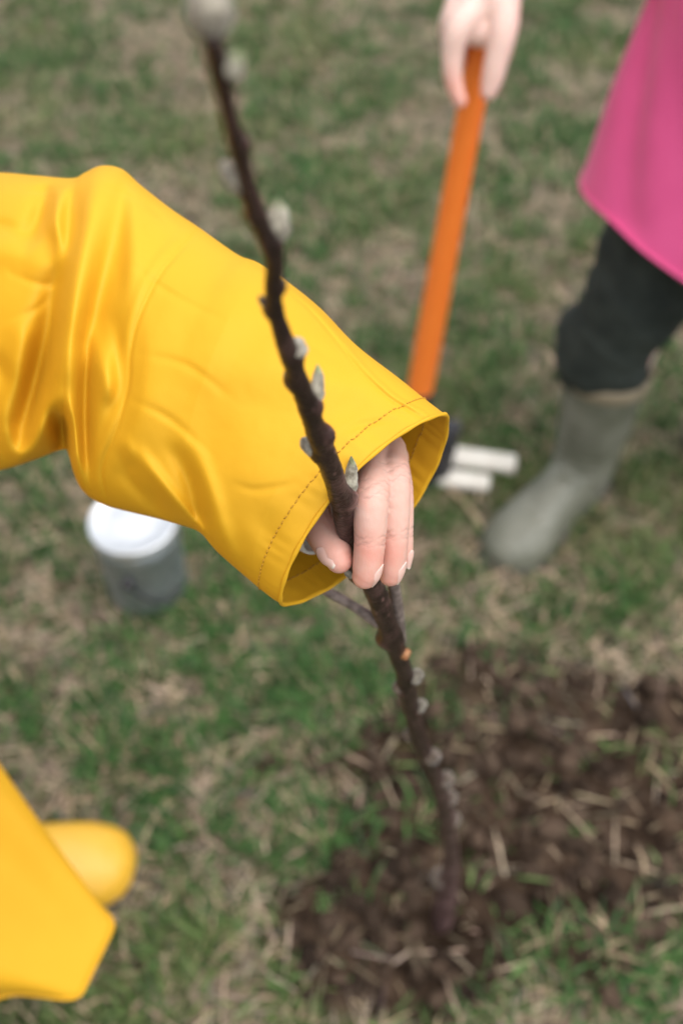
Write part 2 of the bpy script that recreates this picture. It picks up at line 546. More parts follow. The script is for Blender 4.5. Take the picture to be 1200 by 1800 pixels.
fr = norm(np.array([0.0 - bc[0] - 0.25, -bc[1], 0]))            # side that faces the camera
th = math.atan2(fr[1], fr[0])
def onc(a, z, r=R0): return np.array([bc[0] + r * math.cos(th + a), bc[1] + r * math.sin(th + a), z])
lug = Geo().tube([onc(-0.25, 0.115, R0 * 0.97), onc(-0.25, 0.115, R0 * 1.06)], 0.011, 16)
make('handle_lug', lug, M['steel'], can)
make('handle', Geo().tube([onc(-0.25, 0.115, R0 * 1.07), onc(-0.05, 0.09, R0 * 1.08), onc(0.25, 0.06, R0 * 1.08), onc(0.5, 0.05, R0 * 1.08), onc(0.9, 0.055, R0 * 1.08)], 0.0028, 10, n=24), M['steel'], can)

# ------------------------------------------------------------------ white slats and a dry stalk on the grass
def slat(pa, pb, wpx, label):
    a, b_ = G(*pa, 0.03), G(*pb, 0.03)
    c = (a + b_) / 2; ax = (b_ - a) / 2
    d = norm(ax); ay = norm(np.cross((0, 0, 1), d)) * (wpx / FPX * 1.95 / 2 * 1.12)
    az = np.cross(d, norm(ay)) * 0.009
    g = Geo().box(c, ax, ay, az, 0.0025)
    make('wooden_slat', g, M['white'], base=c, label=label, cat='slat', group='white slats beside the spade')
slat((700, 788), (906, 818), 36, 'longer white wooden slat on the grass, nearer the olive boot shaft')
slat((690, 828), (860, 850), 30, 'shorter white wooden slat on the grass, below the longer one')
p0, p1 = G(785, 855, 0.02), G(852, 935, 0.012)
make('dry_stalk', Geo().tube([p0, (p0 + p1) / 2 + np.array([0.004, 0, 0.006]), p1], [0.004, 0.0045, 0.003], 10, n=12), M['stalk'], base=p1,
     label='thin dry tan stalk on the ground below the white slats', cat='stalk')

# ------------------------------------------------------------------ spade
sg = G(706, 862, 0.0)
stop = P(848, 75, 1.30)
sd = norm(stop - sg); L = np.linalg.norm(stop - sg)
spade = root('spade', tuple(sg), 'spade with a long orange shaft held upright by the pink jacketed person', 'spade')
right = norm(np.cross(sd, (0, -1, 0)))
right = -right if right[0] < 0 else right
right = norm(right + np.array([0, 0.10, 0]))
fwd = np.cross(right, sd)
s0 = sg + sd * 0.26
make('shaft', Geo().tube([s0, s0 + sd * (L - 0.26) * 0.3, s0 + sd * (L - 0.26) * 0.7, stop + sd * 0.06], [0.0235, 0.0225, 0.0195, 0.0185], 32, n=24, up=right), M['orange'], spade)
make('socket', Geo().tube([sg + sd * 0.10, sg + sd * 0.18, sg + sd * 0.27], [0.016, 0.022, 0.0262], 24, n=10), M['black'], spade)
rows = []
for i in range(12):                                # dished pointed blade
    f = i / 11
    zc = 0.17 - 0.28 * f
    hw = 0.092 * (1 - 0.9 * max(0, (f - 0.55) / 0.45) ** 2.2) * (0.94 + 0.06 * math.cos(f * 3))
    row = []
    for k in range(17):
        q = k / 8 - 1
        row.append(sg + sd * zc + right * hw * q + fwd * (0.020 * (1 - q * q) + 0.012 * f))
    back = [p - fwd * 0.003 for p in row[::-1]]
    rows.append(row + back)
make('blade', Geo().loft(rows), M['steel'], spade)
make('tread', Geo().box(sg + sd * 0.174 - fwd * 0.006, right * 0.092, fwd * 0.014, sd * 0.005), M['steel'], spade)

# ------------------------------------------------------------------ sapling
BOT, HANDP, TOP = BASE, P(640, 960, 0.535), P(366, 20, 0.245)


def stem_depth(py):
    """distance of the nearly straight stem at a photo row"""
    for A, B in ((BOT, HANDP), (HANDP, TOP)):
        ts = np.linspace(-0.05, 1.05, 400)
        pts = A + ts[:, None] * (B - A)
        rel = pts - EYE
        d = rel @ FWD; yy = 900 - FPX * (rel @ UPV) / d
        if yy.min() <= py <= yy.max():
            return float(np.interp(-py, -yy, d) if yy[0] > yy[-1] else np.interp(py, yy, d))
    return 0.24


cl = [(372, 62), (378, 95), (387, 135), (402, 200), (425, 285), (440, 340), (461, 400), (482, 455), (480, 500), (484, 545), (497, 590), (515, 640), (535, 700), (560, 770),
      (584, 830), (600, 885), (609, 935), (630, 985), (662, 1045), (680, 1095), (698, 1145), (713, 1195), (723, 1255), (745, 1320), (768, 1375), (784, 1440), (792, 1500), (788, 1555), (780, 1600)]
wd = [36, 38, 38, 35, 32, 32, 34, 36, 32, 31, 33, 36, 38, 38, 40, 40, 36, 38, 40, 40, 36, 32, 30, 28, 27, 28, 29, 34, 40]
pts, rad = [], []
for (px, py), w_ in zip(cl, wd):
    d = stem_depth(min(max(py, 20), 1580)) if py < 1590 else stem_depth(1580)
    
    pts.append(P(px, py, d)); rad.append(w_ / FPX * d / 2 * 0.95)
pts.append(pts[-1] + np.array([0.0, 0.0, -0.08])); rad.append(rad[-1])
pr = catmull(np.column_stack([pts, rad]), 520)
path, rr = pr[:, :3], pr[:, 3]
T, U, V = frames(path, (1, 0, 0))
seg = 28
a = np.linspace(0, 2 * math.pi, seg, endpoint=False)
s_len = np.concatenate([[0], np.cumsum(np.linalg.norm(np.diff(path, axis=0), axis=1))])
knob = np.zeros((len(path), seg))
sapling = root('sapling', tuple(BASE), 'young bare fruit tree sapling with pale buds, planted in the dug soil', 'sapling')


def near_on_stem(px, py):
    rel = path - EYE; d = rel @ FWD
    xx, yy = 600 + FPX * (rel @ RGT) / d, 900 - FPX * (rel @ UPV) / d
    return int(np.argmin((xx - px) ** 2 + (yy - py) ** 2))


# (pixel on stem, sideways direction in the picture, length px, width px, colour)
BUDS = [((420, 255), (0.8, -0.3), 24, 18, 2, 's'), ((455, 375), (-0.8, -0.3), 24, 18, 2, 's'), ((488, 505), (0.8, -0.2), 24, 18, 2, 's'), ((525, 668), (-0.8, -0.3), 26, 18, 2, 's'), ((574, 762), (0.8, -0.2), 24, 18, 2, 's'), ((690, 1120), (-0.8, -0.2), 22, 18, 2, 's'),
        ((373, 72), (-0.10, -1.0), 125, 88, 0, 'up'), ((394, 135), (0.9, -0.35), 52, 44, 1, 's'), ((434, 340), (-0.85, -0.55), 70, 44, 0, 's'), ((474, 432), (0.75, -0.65), 74, 48, 1, 's'),
        ((484, 545), (-0.9, -0.45), 36, 20, 2, 's'), ((510, 630), (0.1, -0.9), 40, 40, 0, 'f'), ((548, 712), (0.85, -0.3), 74, 28, 1, 's'), ((560, 800), (-0.95, -0.35), 48, 34, 0, 's'),
        ((598, 878), (0.85, -0.3), 76, 28, 1, 's'), ((626, 1012), (-0.85, 0.2), 36, 24, 0, 's'), ((714, 1192), (0.95, -0.1), 34, 28, 0, 's'), ((700, 1208), (-0.7, 0.1), 24, 26, 2, 's'), ((728, 1245), (0.8, -0.2), 34, 24, 0, 's'),
        ((730, 1300), (-0.8, -0.3), 30, 24, 2, 's'), ((752, 1322), (0.6, -0.2), 30, 30, 2, 'f'), ((770, 1372), (0.8, -0.2), 34, 28, 2, 's'), ((782, 1410), (0.7, -0.4), 30, 26, 2, 's'), ((786, 1440), (0.8, -0.2), 24, 24, 2, 's'), ((780, 1545), (-0.7, -0.2), 34, 34, 2, 's')]
TC = [np.array([1.0, 0.97, 0.92]), np.array([0.80, 0.92, 0.68]), np.array([0.50, 0.40, 0.36])]
for (px, py), (dx, dy), lp, wp, ci, mode in BUDS:
    i = near_on_stem(px, py)
    d = float((path[i] - EYE) @ FWD)
    k = d / FPX
    out = dx * RGT - dy * UPV
    if mode == 'f': out = out * 0.6 - FWD * 0.8
    else: out = out - FWD * 0.25
    out = norm(out)
    perp = norm(out - T[i] * out.dot(T[i])) if mode != 'up' else out
    base = path[i] + perp * rr[i] * (0.55 if mode != 'up' else 0.2)
    # swollen node on the stem under the bud
    ds = np.abs(s_len - s_len[i])
    ang = U[:, None, :] * np.cos(a)[None, :, None] + V[:, None, :] * np.sin(a)[None, :, None]
    al = np.clip((ang @ perp), 0, 1) ** 1.5
    knob += 0.58 * np.exp(-(ds / (rr[i] * 1.25)) ** 2)[:, None] * al + 0.05 * np.exp(-(ds / (rr[i] * 1.2)) ** 2)[:, None]
    Lb, Wb = lp * k, wp * k / 2
    ax = norm(out * 0.55 - T[i] * 0.62) if mode == 's' else out
    if mode == 's' and ci == 1 and lp > 60: ax = norm(UPV * 0.95 + RGT * 0.10 - FWD * 0.30)
    prof = [(0.0, 0.55), (0.12, 0.85), (0.28, 1.0), (0.45, 0.96), (0.62, 0.80), (0.78, 0.56), (0.9, 0.32), (1.0, 0.08)]
    pp = np.array([base + ax * Lb * f + perp * Lb * 0.06 * math.sin(f * 3) for f, _ in prof])
    g = Geo().tube(pp, [Wb * q for _, q in prof], 14, up=perp, ends=False, n=22)
    me = g.mesh('bud')
    v = mesh_np(me)
    # overlapping bud scales
    rel = v - base; tt = rel @ ax / Lb
    e1 = norm(np.cross(ax, perp)); angv = np.arctan2(rel @ e1, rel @ perp)
    sc_ = 1 + 0.06 * np.sign(np.sin(angv * 1.5 + tt * 9)) * sstep(0.05, 0.3, tt)
    axp = base + np.outer(rel @ ax, ax)
    v = axp + (v - axp) * sc_[:, None]
    me.vertices.foreach_set('co', v.ravel())
    tone = TC[ci][None, :] * (0.75 + 0.35 * sstep(0.1, 0.6, tt))[:, None]
    if ci == 1:
        tipm = sstep(0.72, 0.98, tt)[:, None]
        tone = np.array([0.98, 0.98, 0.93]) * (1 - tipm) + np.array([0.62, 0.85, 0.40]) * tipm
        tone = tone * (0.7 + 0.3 * sstep(0.05, 0.3, tt))[:, None]
    if py > 1150: tone = tone * (0.55 if ci == 0 else 0.75)      # the old spurs low on the stem are weathered bark
    set_color(me, 'tone', np.clip(tone, 0, 1))
    make('bud', me, M['bud'], sapling)

knob += 0.30 * (fbm(s_len[:, None], np.cos(a)[None, :] * 0.008 + 0.02, 0.02, 14, 3) - 0.5) + 0.02 * np.sin(s_len / 0.005)[:, None] + rng.normal(0, 0.018, knob.shape)
rings = path[:, None, :] + (rr[:, None] * (1 + knob))[:, :, None] * (U[:, None, :] * np.cos(a)[None, :, None] + V[:, None, :] * np.sin(a)[None, :, None])
me = Geo().loft(rings).mesh('trunk')
tone = np.ones((len(path) * seg, 3)) * np.array([1.0, 0.95, 0.95])
S2 = np.repeat(s_len, seg); A2 = np.tile(a, len(path))
patch = sstep(0.55, 0.75, fbm(S2 * 1.0, A2 * 0.006, 0.012, 5, 3))
tone = tone * (1 + patch[:, None] * np.array([1.2, 1.35, 1.4]))
kn = knob.ravel()
tone = tone * (1 + sstep(0.12, 0.4, kn)[:, None] * np.array([1.6, 1.7, 1.7]))
low = sstep(0.42, 0.85, S2 / s_len[-1])
tone = tone * (1 + low[:, None] * np.array([2.2, 2.9, 3.1]))
spk = rng.random(len(tone)) < 0.012 + 0.05 * np.exp(-((S2 - s_len[near_on_stem(665, 1060)]) / 0.03) ** 2)
tone[spk] = np.array([8.0, 8.5, 8.5]) * rng.uniform(0.4, 1.0, (spk.sum(), 1))
set_color(me, 'tone', tone)
make('trunk', me, M['bark'], sapling)

for px, py, wpx in ((703, 1140, 22), (751, 1326, 18)):          # pruned stubs
    i = near_on_stem(px, py); k = float((path[i] - EYE) @ FWD) / FPX
    n_ = norm(-FWD + 0.25 * RGT * (1 if px < 720 else 0.2) + 0.3 * UPV)
    n_ = norm(n_ - T[i] * n_.dot(T[i]))
    c = path[i] + n_ * rr[i] * 0.8
    make('pruning_scar', Geo().tube([c, c + n_ * rr[i] * 0.55, c + n_ * rr[i] * 0.60], [wpx * k / 2, wpx * k / 2 * 0.9, wpx * k / 2 * 0.6], 14, ends=False), M['scar'], sapling)
dq = stem_depth(1090)
tw = [P(662, 1092, dq), P(640, 1078, dq - 0.004), P(612, 1060, dq - 0.008), P(590, 1048, dq - 0.012), P(572, 1040, dq - 0.016)]
make('twig', Geo().tube(tw, [0.0042, 0.0034, 0.0029, 0.0032, 0.0024], 12, n=26), M['twig'], sapling)
tw = [P(700, 1128, stem_depth(1125) + 0.006), P(700, 1100, stem_depth(1100) + 0.016), P(697, 1065, stem_depth(1065) + 0.022), P(692, 1030, stem_depth(1030) + 0.026), P(688, 1000, stem_depth(1000) + 0.03)]
make('twig', Geo().tube(tw, [0.0052, 0.0045, 0.0040, 0.0038, 0.0030], 12, n=26), M['twig'], sapling)

# ------------------------------------------------------------------ hands
def finger_geo(g, pts, rads, n=26):
    g.tube(np.array(pts), rads, 20, n=n)


def skin_tone(v, tips, joints, base=(0.655, 0.42, 0.348), red=(0.67, 0.29, 0.225)):
    m = np.zeros(len(v))
    for tpt, r in tips: m = np.maximum(m, 0.85 * np.exp(-(np.linalg.norm(v - tpt, axis=1) / r) ** 2))
    for tpt, r in joints: m = np.maximum(m, 0.42 * np.exp(-(np.linalg.norm(v - tpt, axis=1) / r) ** 2))
    nz = fbm(v[:, 0] + v[:, 1], v[:, 2] * 1.3, 0.006, 9, 4) - 0.5
    m = np.clip(m + nz * 0.5, 0, 1)[:, None]
    return np.array(base) * (1 - m) + np.array(red) * m


def nail(name_parent, dip, tip, r, n_, bvh, back=0.010, front=0.0045, half=52):
    ax = norm(np.asarray(tip) - np.asarray(dip))
    n_ = norm(np.asarray(n_) - ax * np.dot(n_, ax)); bb = np.cross(ax, n_)
    rows, tones = [], []
    ns, na = 18, 15
    def skin_r(s_, th_):
        o_ = np.asarray(tip) + ax * s_
        d_ = n_ * math.cos(th_) + bb * math.sin(th_)
        hit = bvh.ray_cast(Vector(o_ + d_ * 0.02), Vector(-d_), 0.03)
        return 0.02 - hit[3] if hit[0] is not None else 0.0
    prof_r = np.array([max(skin_r(-back + (back + front) * i_ / (ns - 1), 0.0), r * (0.80 - 0.25 * max(0, i_ / (ns - 1) - 0.75))) for i_ in range(ns)])
    for _ in range(4): prof_r[1:-1] = 0.5 * prof_r[1:-1] + 0.25 * (prof_r[:-2] + prof_r[2:])
    for i in range(ns):
        f = i / (ns - 1)
        s = -back + (back + front) * f
        hw = math.radians(half) * math.sqrt(max(0.0, min(1.0, 1 - max(0, (0.30 - f) / 0.30) ** 2 * 0.8)))
        hw *= 1 - 0.22 * max(0, (f - 0.85) / 0.15) ** 2
        row = []
        for j in range(na):
            q = (j / (na - 1) * 2 - 1)
            th_ = q * hw
            sh = -0.0022 * q * q * (1 if f > 0.5 else -1) * abs(f - 0.5) * 2
            rad = prof_r[i] + 0.00020 - 0.0007 * abs(q) ** 3
            row.append(np.asarray(tip) + ax * (s + sh) + rad * (n_ * math.cos(th_) + bb * math.sin(th_)))
            wt = 0.0 if f < 0.93 - 0.04 * q * q else 0.8
            lun = 0.35 * max(0, 1 - (f / 0.22) ** 2 - q * q)
            c = np.array([0.80, 0.48, 0.41]) * (1 - wt) + np.array([0.80, 0.68, 0.58]) * wt
            tones.append(c * (1 - lun) + np.array([0.85, 0.66, 0.60]) * lun)
        rows.append(row)
    rows = np.array(rows)
    inner = rows - 0.0006 * norm(n_)
    g = Geo(); g.loft(rows, closed=False, cap=False)
    me = g.mesh('nail')
    set_color(me, 'tone', np.array(tones))
    o = make('nail', me, M['nail'], name_parent)
    md = o.modifiers.new('thick', 'SOLIDIFY'); md.thickness = 0.0004; md.offset = 0
    return o


# ---- the person in yellow: body first
K = 0.515 / FPX
IDX = [P(660, 795, 0.545), P(658, 834, 0.523), P(651, 878, 0.5095), P(650, 945, 0.5135), P(645, 1000, 0.520), P(641, 1013, 0.522)]
MID = [P(681, 792, 0.553), P(688, 814, 0.537), P(691, 848, 0.5225), P(692, 935, 0.526), P(689, 992, 0.5325), P(686, 1010, 0.535)]
RNG = [P(688, 806, 0.566), P(696, 834, 0.553), P(701, 866, 0.5415), P(704, 935, 0.544), P(706, 972, 0.547), P(708, 986, 0.549)]
LIT = [P(682, 822, 0.580), P(692, 856, 0.570), P(696, 890, 0.562), P(694, 935, 0.560), P(688, 965, 0.559)]
THB = [P(600, 780, 0.562), P(556, 868, 0.553), P(552, 905, 0.545), P(570, 940, 0.533), P(590, 972, 0.5255), P(596, 984, 0.524)]
WR = P(585, 745, 0.575)
ELB = P(170, 600, 0.61)
g = Geo()
r_ = lambda *q: [x_ * K for x_ in q]
finger_geo(g, IDX, r_(34, 30, 32.5, 28.5, 26.5, 23.5))
finger_geo(g, MID, r_(34, 30, 31.5, 27.5, 25, 22))
finger_geo(g, RNG, r_(31, 28, 27, 24, 21, 17))
finger_geo(g, LIT, r_(27, 24, 23, 20, 16))
for q, r0 in ((IDX, 34), (MID, 36), (RNG, 34), (LIT, 31)):
    g.tube([q[0], (q[0] + WR) / 2, WR], r_(r0, r0 + 4, 50), 20, n=14)
g.tube([THB[0], (THB[0] + WR) / 2, WR], r_(42, 48, 50), 20, n=14)
g.tube([WR, (WR * 2 + ELB) / 3, (WR + ELB * 2) / 3], [0.024, 0.029, 0.036], 20, n=16)
gt = Geo()
finger_geo(gt, THB, r_(40, 36, 33, 33, 30, 25))
g2_ = Geo(); geo_from_mesh(g2_, organic(g, 0.0009, 5, 0.5)); geo_from_mesh(g2_, organic(gt, 0.0009, 5, 0.5))
hand_me = g2_.mesh('hand')
from mathutils.bvhtree import BVHTree
HB = BVHTree.FromPolygons([tuple(q) for q in mesh_np(hand_me)], [tuple(p.vertices) for p in hand_me.polygons])
v = mesh_np(hand_me)
# creases across the finger joints
vn = np.empty(len(v) * 3); hand_me.vertices.foreach_get('normal', vn); vn = vn.reshape(-1, 3)
crease = np.zeros(len(v)); cm = np.zeros(len(v))
for ch in (IDX, MID, RNG):
    for jt, nx_, amp, offs in ((2, 3, 0.00034, (-0.0085, -0.006, -0.0035, -0.001, 0.0015)), (3, 4, 0.00032, (-0.0022, 0.0, 0.002))):
        axd = norm(ch[nx_] - ch[jt - 1]); rel = v - ch[jt]
        s = rel @ axd; dist = np.linalg.norm(rel - np.outer(s, axd), axis=1)
        m = np.exp(-(dist / 0.0125) ** 6)
        side = rel @ np.cross(axd, -FWD)
        for o_ in offs:
            wob = 0.0006 * np.sin(side * 900 + o_ * 4000) + 0.0003 * np.sin(side * 2300)
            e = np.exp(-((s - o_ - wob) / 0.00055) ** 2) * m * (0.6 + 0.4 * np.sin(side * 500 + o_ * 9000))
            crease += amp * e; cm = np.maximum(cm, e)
v = v - vn * crease[:, None]
hand_me.vertices.foreach_set('co', v.ravel())
tips = [(IDX[-1], 0.013), (MID[-1], 0.013), (RNG[-1], 0.012), (THB[-1], 0.013), (P(640, 975, 0.505), 0.013), (P(680, 985, 0.518), 0.013)]
joints = [(IDX[2], 0.011), (MID[2], 0.011), (RNG[2], 0.010), (IDX[3], 0.009), (MID[3], 0.009), (THB[3], 0.012), (P(621, 920, 0.51), 0.012)]
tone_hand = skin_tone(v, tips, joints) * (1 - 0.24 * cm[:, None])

HIP = np.array([-0.62, 0.36, 0.88]); CHEST = np.array([-0.58, 0.34, 1.25]); NECK = np.array([-0.57, 0.33, 1.46]); HEAD = np.array([-0.52, 0.33, 1.60])
LSH, RSH = np.array([-0.56, 0.50, 1.36]), np.array([-0.58, 0.16, 1.36])
HIP = np.array([-0.64, 0.34, 0.76])
KNEES = (np.array([-0.40, 0.385, 0.46]), np.array([-0.42, 0.22, 0.44]))
FL, FR = np.array([-0.52, 0.545, 0.0]), np.array([-0.74, 0.22, 0.0])     # ankles on the ground plane


def coarse_body(hip, chest, neck, head, sh_a, arm_a, sh_b, arm_b, ankles, face, s=1.0, knees=(None, None)):
    g = Geo()
    g.tube([hip, (hip + chest) / 2, chest, neck - np.array([0, 0, 0.03])], [0.13 * s, 0.115 * s, 0.13 * s, 0.06 * s], 20, n=16)
    g.tube([sh_a * 0.9 + sh_b * 0.1 - [0, 0, 0.02], (sh_a + sh_b) / 2, sh_b * 0.9 + sh_a * 0.1 - [0, 0, 0.02]], [0.05 * s, 0.08 * s, 0.05 * s], 16, n=10)
    g.tube([neck - np.array([0, 0, 0.05]), head], [0.05 * s, 0.05 * s], 16)
    up = np.array([0, 0, 1.0]); f = np.asarray(face, float); sd_ = np.cross(up, f)
    g.tube([head - up * 0.03, head + up * 0.06], [0.078 * s, 0.084 * s], 20)              # skull
    g.tube([head - up * 0.05 + f * 0.025, head - up * 0.085 + f * 0.045], [0.055 * s, 0.034 * s], 16)   # jaw and chin
    g.tube([head + up * 0.015 + f * 0.075, head - up * 0.02 + f * 0.098], [0.009, 0.014], 12)           # nose
    for q in (-1, 1):
        g.tube([head + sd_ * q * 0.082 + up * 0.015, head + sd_ * q * 0.084 - up * 0.025], [0.016, 0.012], 10)   # ears
    for q, an, kk in zip((-1, 1), ankles, knees):
        side_ = norm(an * [1, 1, 0] - hip * [1, 1, 0]) if np.linalg.norm((an - hip)[:2]) > 0.02 else np.zeros(3)
        hp = hip + side_ * 0.09
        kn_ = (hp + an) / 2 + f * 0.02 if kk is None else kk
        g.tube([hp, kn_, an + up * 0.09], [0.085 * s, 0.058 * s, 0.040 * s], 18, n=14)
    for arm in (arm_a, arm_b):
        g.tube(arm, np.linspace(0.046, 0.032, len(arm)) * s, 16, n=18)
    return organic(g, 0.011, 5, 0.5)


body_me = coarse_body(HIP, CHEST, NECK, HEAD, LSH, [LSH, (LSH + P(-170, 575, 0.66)) / 2, P(-170, 575, 0.66), ELB, (WR * 0.5 + ELB * 0.5)],
                      RSH, [RSH, RSH + np.array([-0.06, -0.08, -0.26]), RSH + np.array([0.02, -0.04, -0.44]), RSH + np.array([0.08, 0.03, -0.50])], [FL, FR], (1, 0, 0), knees=KNEES)
g = Geo(); geo_from_mesh(g, hand_me); geo_from_mesh(g, body_me)
me = g.mesh('person')
set_color(me, 'tone', np.vstack([tone_hand, np.tile([0.78, 0.48, 0.39], (len(body_me.vertices), 1))]))
PB = np.array([-0.62, 0.36, 0.0])
person = make('person', me, M['skin'], base=PB, label='person in a yellow raincoat holding the sapling stem with the left hand', cat='person')
nail(person, IDX[3], IDX[5], 21.5 * K, RGT * 0.93 - FWD * 0.36, HB, back=0.0095, front=0.0050, half=42)
nail(person, MID[3], MID[5], 20.5 * K, RGT * 0.90 - FWD * 0.43, HB, back=0.0095, front=0.0048, half=42)
nail(person, RNG[3], RNG[5], 17.5 * K, RGT * 0.75 - FWD * 0.66, HB, back=0.0075, front=0.0042, half=44)
nail(person, THB[3], THB[5], 24.5 * K, -RGT * 0.52 - UPV * 0.42 - FWD * 0.75, HB, back=0.0092, front=0.0046, half=42)
make('hair', organic(Geo().tube([HEAD + np.array([-0.045, 0, 0.060]), HEAD + np.array([-0.085, 0, -0.07])], [0.088, 0.065], 20), 0.01, 3), M['hair'], person)

# trousers and boots
def trousers(hip, ankles, par, material, zlow, knees):
    g = Geo()
    g.tube([hip + np.array([0, 0, 0.1]), hip], [0.14, 0.145], 24)
    for an, kk in zip(ankles, knees):
        side_ = norm((an - hip) * [1, 1, 0]) * 0.08
        g.tube([hip + side_, kk, an + np.array([0, 0, zlow])], [0.10, 0.070, 0.062], 24, n=20)
    return make('trousers', organic(g, 0.010, 4), material, par)


trousers(HIP, [FL, FR], person, M['trouser'], 0.14, KNEES)


def boot(par, ankle, ahead, material, trim, top=0.30, length=0.275, rs=0.058, wide=1.0):
    """wellington boot: ankle = point on the ground under the shin, ahead = direction of the toe"""
    f = norm(np.array([ahead[0], ahead[1], 0])); s = np.array([-f[1], f[0], 0]); u = np.array([0, 0, 1.0])
    a_ = np.asarray(ankle, float) * [1, 1, 0]
    heel = -0.075
    g = Geo()
    zz = np.linspace(0.07, top, 14)
    rings = []
    ang = np.linspace(0, 2 * math.pi, 40, endpoint=False)
    for z in zz:
        q = (z - 0.07) / (top - 0.07)
        rx = (rs * 0.93 + 0.012 * q + 0.004 * math.cos(q * 9)); ry = rs * 0.86 + 0.016 * q
        c = a_ + u * z + f * (-0.012 + 0.006 * q)
        rings.append(c + np.cos(ang)[:, None] * f * rx + np.sin(ang)[:, None] * s * ry)
    g.loft(rings)
    # the foot: sections from heel to toe
    rings = []
    toe = heel + length
    for q, hw, h in ((0.0, 0.018, 0.045), (0.03, 0.032, 0.070), (0.12, 0.041, 0.10), (0.28, 0.042, 0.115), (0.45, 0.043, 0.105), (0.6, 0.049, 0.085), (0.75, 0.053, 0.070), (0.86, 0.050, 0.060), (0.94, 0.040, 0.050), (0.985, 0.024, 0.036), (1.0, 0.010, 0.024)):
        hw *= wide; c = a_ + f * (heel + length * q) + u * 0.012
        w2 = []
        for t_ in ang:
            cy, cz = math.cos(t_), math.sin(t_)
            w2.append(c + s * hw * np.sign(cy) * abs(cy) ** 0.8 + u * (h * (abs(cz) ** 0.85) if cz > 0 else 0.006 * cz))
        rings.append(w2)
    g.loft(rings)
    me = organic(g, 0.004, 8, 0.55)
    bv = mesh_np(me); bn_ = np.empty(len(bv) * 3); me.vertices.foreach_get('normal', bn_); bn_ = bn_.reshape(-1, 3)
    fz = (bv - a_) @ f
    cre = sum(-0.0035 * np.exp(-((bv[:, 2] - z_ - 0.25 * fz) / 0.006) ** 2) * sstep(-0.03, 0.03, fz) for z_ in (0.100, 0.122, 0.146))
    bv = bv + bn_ * (cre + (fbm(bv[:, 0] + bv[:, 1], bv[:, 2], 0.05, 17, 2) - 0.5) * 0.005)[:, None]
    me.vertices.foreach_set('co', bv.ravel())
    b_ = make('boot', me, material, par)
    # sole with heel block, and the rolled top rim
    out = []
    for q, hw in ((-0.01, 0.020), (0.03, 0.036), (0.14, 0.044), (0.3, 0.042), (0.45, 0.044), (0.62, 0.052), (0.76, 0.056), (0.88, 0.052), (0.95, 0.040), (1.0, 0.022), (1.012, 0.008)):
        out.append((q, hw * wide))
    left = [a_ + f * (heel + length * q) + s * hw for q, hw in out]; rgt = [a_ + f * (heel + length * q) - s * hw for q, hw in out[::-1]]
    loop = catmull(np.array(left + rgt), 64, closed=True)
    rings = [loop + u * z for z in (-0.004, 0.012, 0.020)]
    make('sole', Geo().loft(rings), M['sole'], b_)
    c = a_ + u * top + f * (-0.006)
    rim = np.array([c + math.cos(t_) * f * (rs * 0.93 + 0.013) + math.sin(t_) * s * (rs * 0.86 + 0.017) for t_ in ang])
    rings = [c + (rim - c) * k_ + u * z for k_, z in ((0.96, -0.024), (1.035, -0.022), (1.045, 0.0), (1.02, 0.006), (0.96, 0.006), (0.94, -0.004))]
    make('rim', Geo().loft(rings, cap=False), trim, b_)
    return b_


toeL = G(232, 1516, 0.03)
boot(person, np.array([toeL[0] - 0.195, toeL[1] - 0.005, 0]), (1, 0.03), M['yboot'], M['yboot'], wide=1.2)
boot(person, FR, (1, -0.1), M['yboot'], M['yboot'])

# ---- raincoat: sleeve with sculpted folds
TB = [((-170, 306), (-170, 850)), ((-80, 302), (-80, 838)), ((0, 303), (0, 827)), ((70, 309), (62, 808)), ((128, 313), (112, 790)), ((150, 303), (122, 800)), ((180, 291), (133, 835)), ((214, 297), (144, 858)), ((245, 324), (160, 875)),
      ((300, 367), (185, 888)), ((345, 397), (208, 895)), ((415, 446), (262, 908)), ((452, 461), (300, 918)), ((500, 492), (352, 936)), ((560, 540), (385, 972)), ((625, 606), (425, 1008)), ((700, 664), (458, 1036)), ((750, 704), (480, 1053)), ((783, 729), (494, 1061))]
NU, NV = 420, 300
TBa = np.array([[*a_, *b_] for a_, b_ in TB], float)
cu = catmull(TBa, 340)
ctrl = np.linspace(0, 1, 340)
# resample by arc length of the middle line
ml = (cu[:, :2] + cu[:, 2:]) / 2
sl = np.concatenate([[0], np.cumsum(np.linalg.norm(np.diff(ml, axis=0), axis=1))]); sl /= sl[-1]
NF = 340
uu = np.linspace(0, 1, NF)
cu = np.stack([np.interp(uu, sl, cu[:, k]) for k in range(4)], 1)
Tp, Bp = cu[:, :2], cu[:, 2:]
midx = (Tp + Bp) / 2
Dc = np.interp(midx[:, 0], [-170, 0, 130, 230, 400, 560, 640], [0.655, 0.635, 0.610, 0.595, 0.566, 0.540, 0.528])
Rf = np.interp(midx[:, 0], [-170, 0, 130, 230, 400, 560, 640], [0.075, 0.074, 0.070, 0.072, 0.066, 0.052, 0.040])
Rb = np.interp(midx[:, 0], [-170, 0, 130, 230, 400, 560, 640], [0.080, 0.080, 0.075, 0.075, 0.070, 0.064, 0.058])
sh = np.interp(midx[:, 0], [-170, 90, 180, 300, 640], [0, 0, 30, 48, 56])
va = np.linspace(0, 2 * math.pi, NV, endpoint=False)
half = (Tp - Bp) / 2
perp = np.stack([-half[:, 1], half[:, 0]], 1); perp /= np.linalg.norm(perp, axis=1)[:, None]     # towards the cuff
cv_, sv_ = np.cos(va), np.sin(va)
pe = 1 + 0.45 * sstep(0.72, 1.0, uu)[:, None]            # the cuff lies flattened, pointed at its two ends
svp = np.sign(sv_)[None, :] * np.abs(sv_)[None, :] ** pe
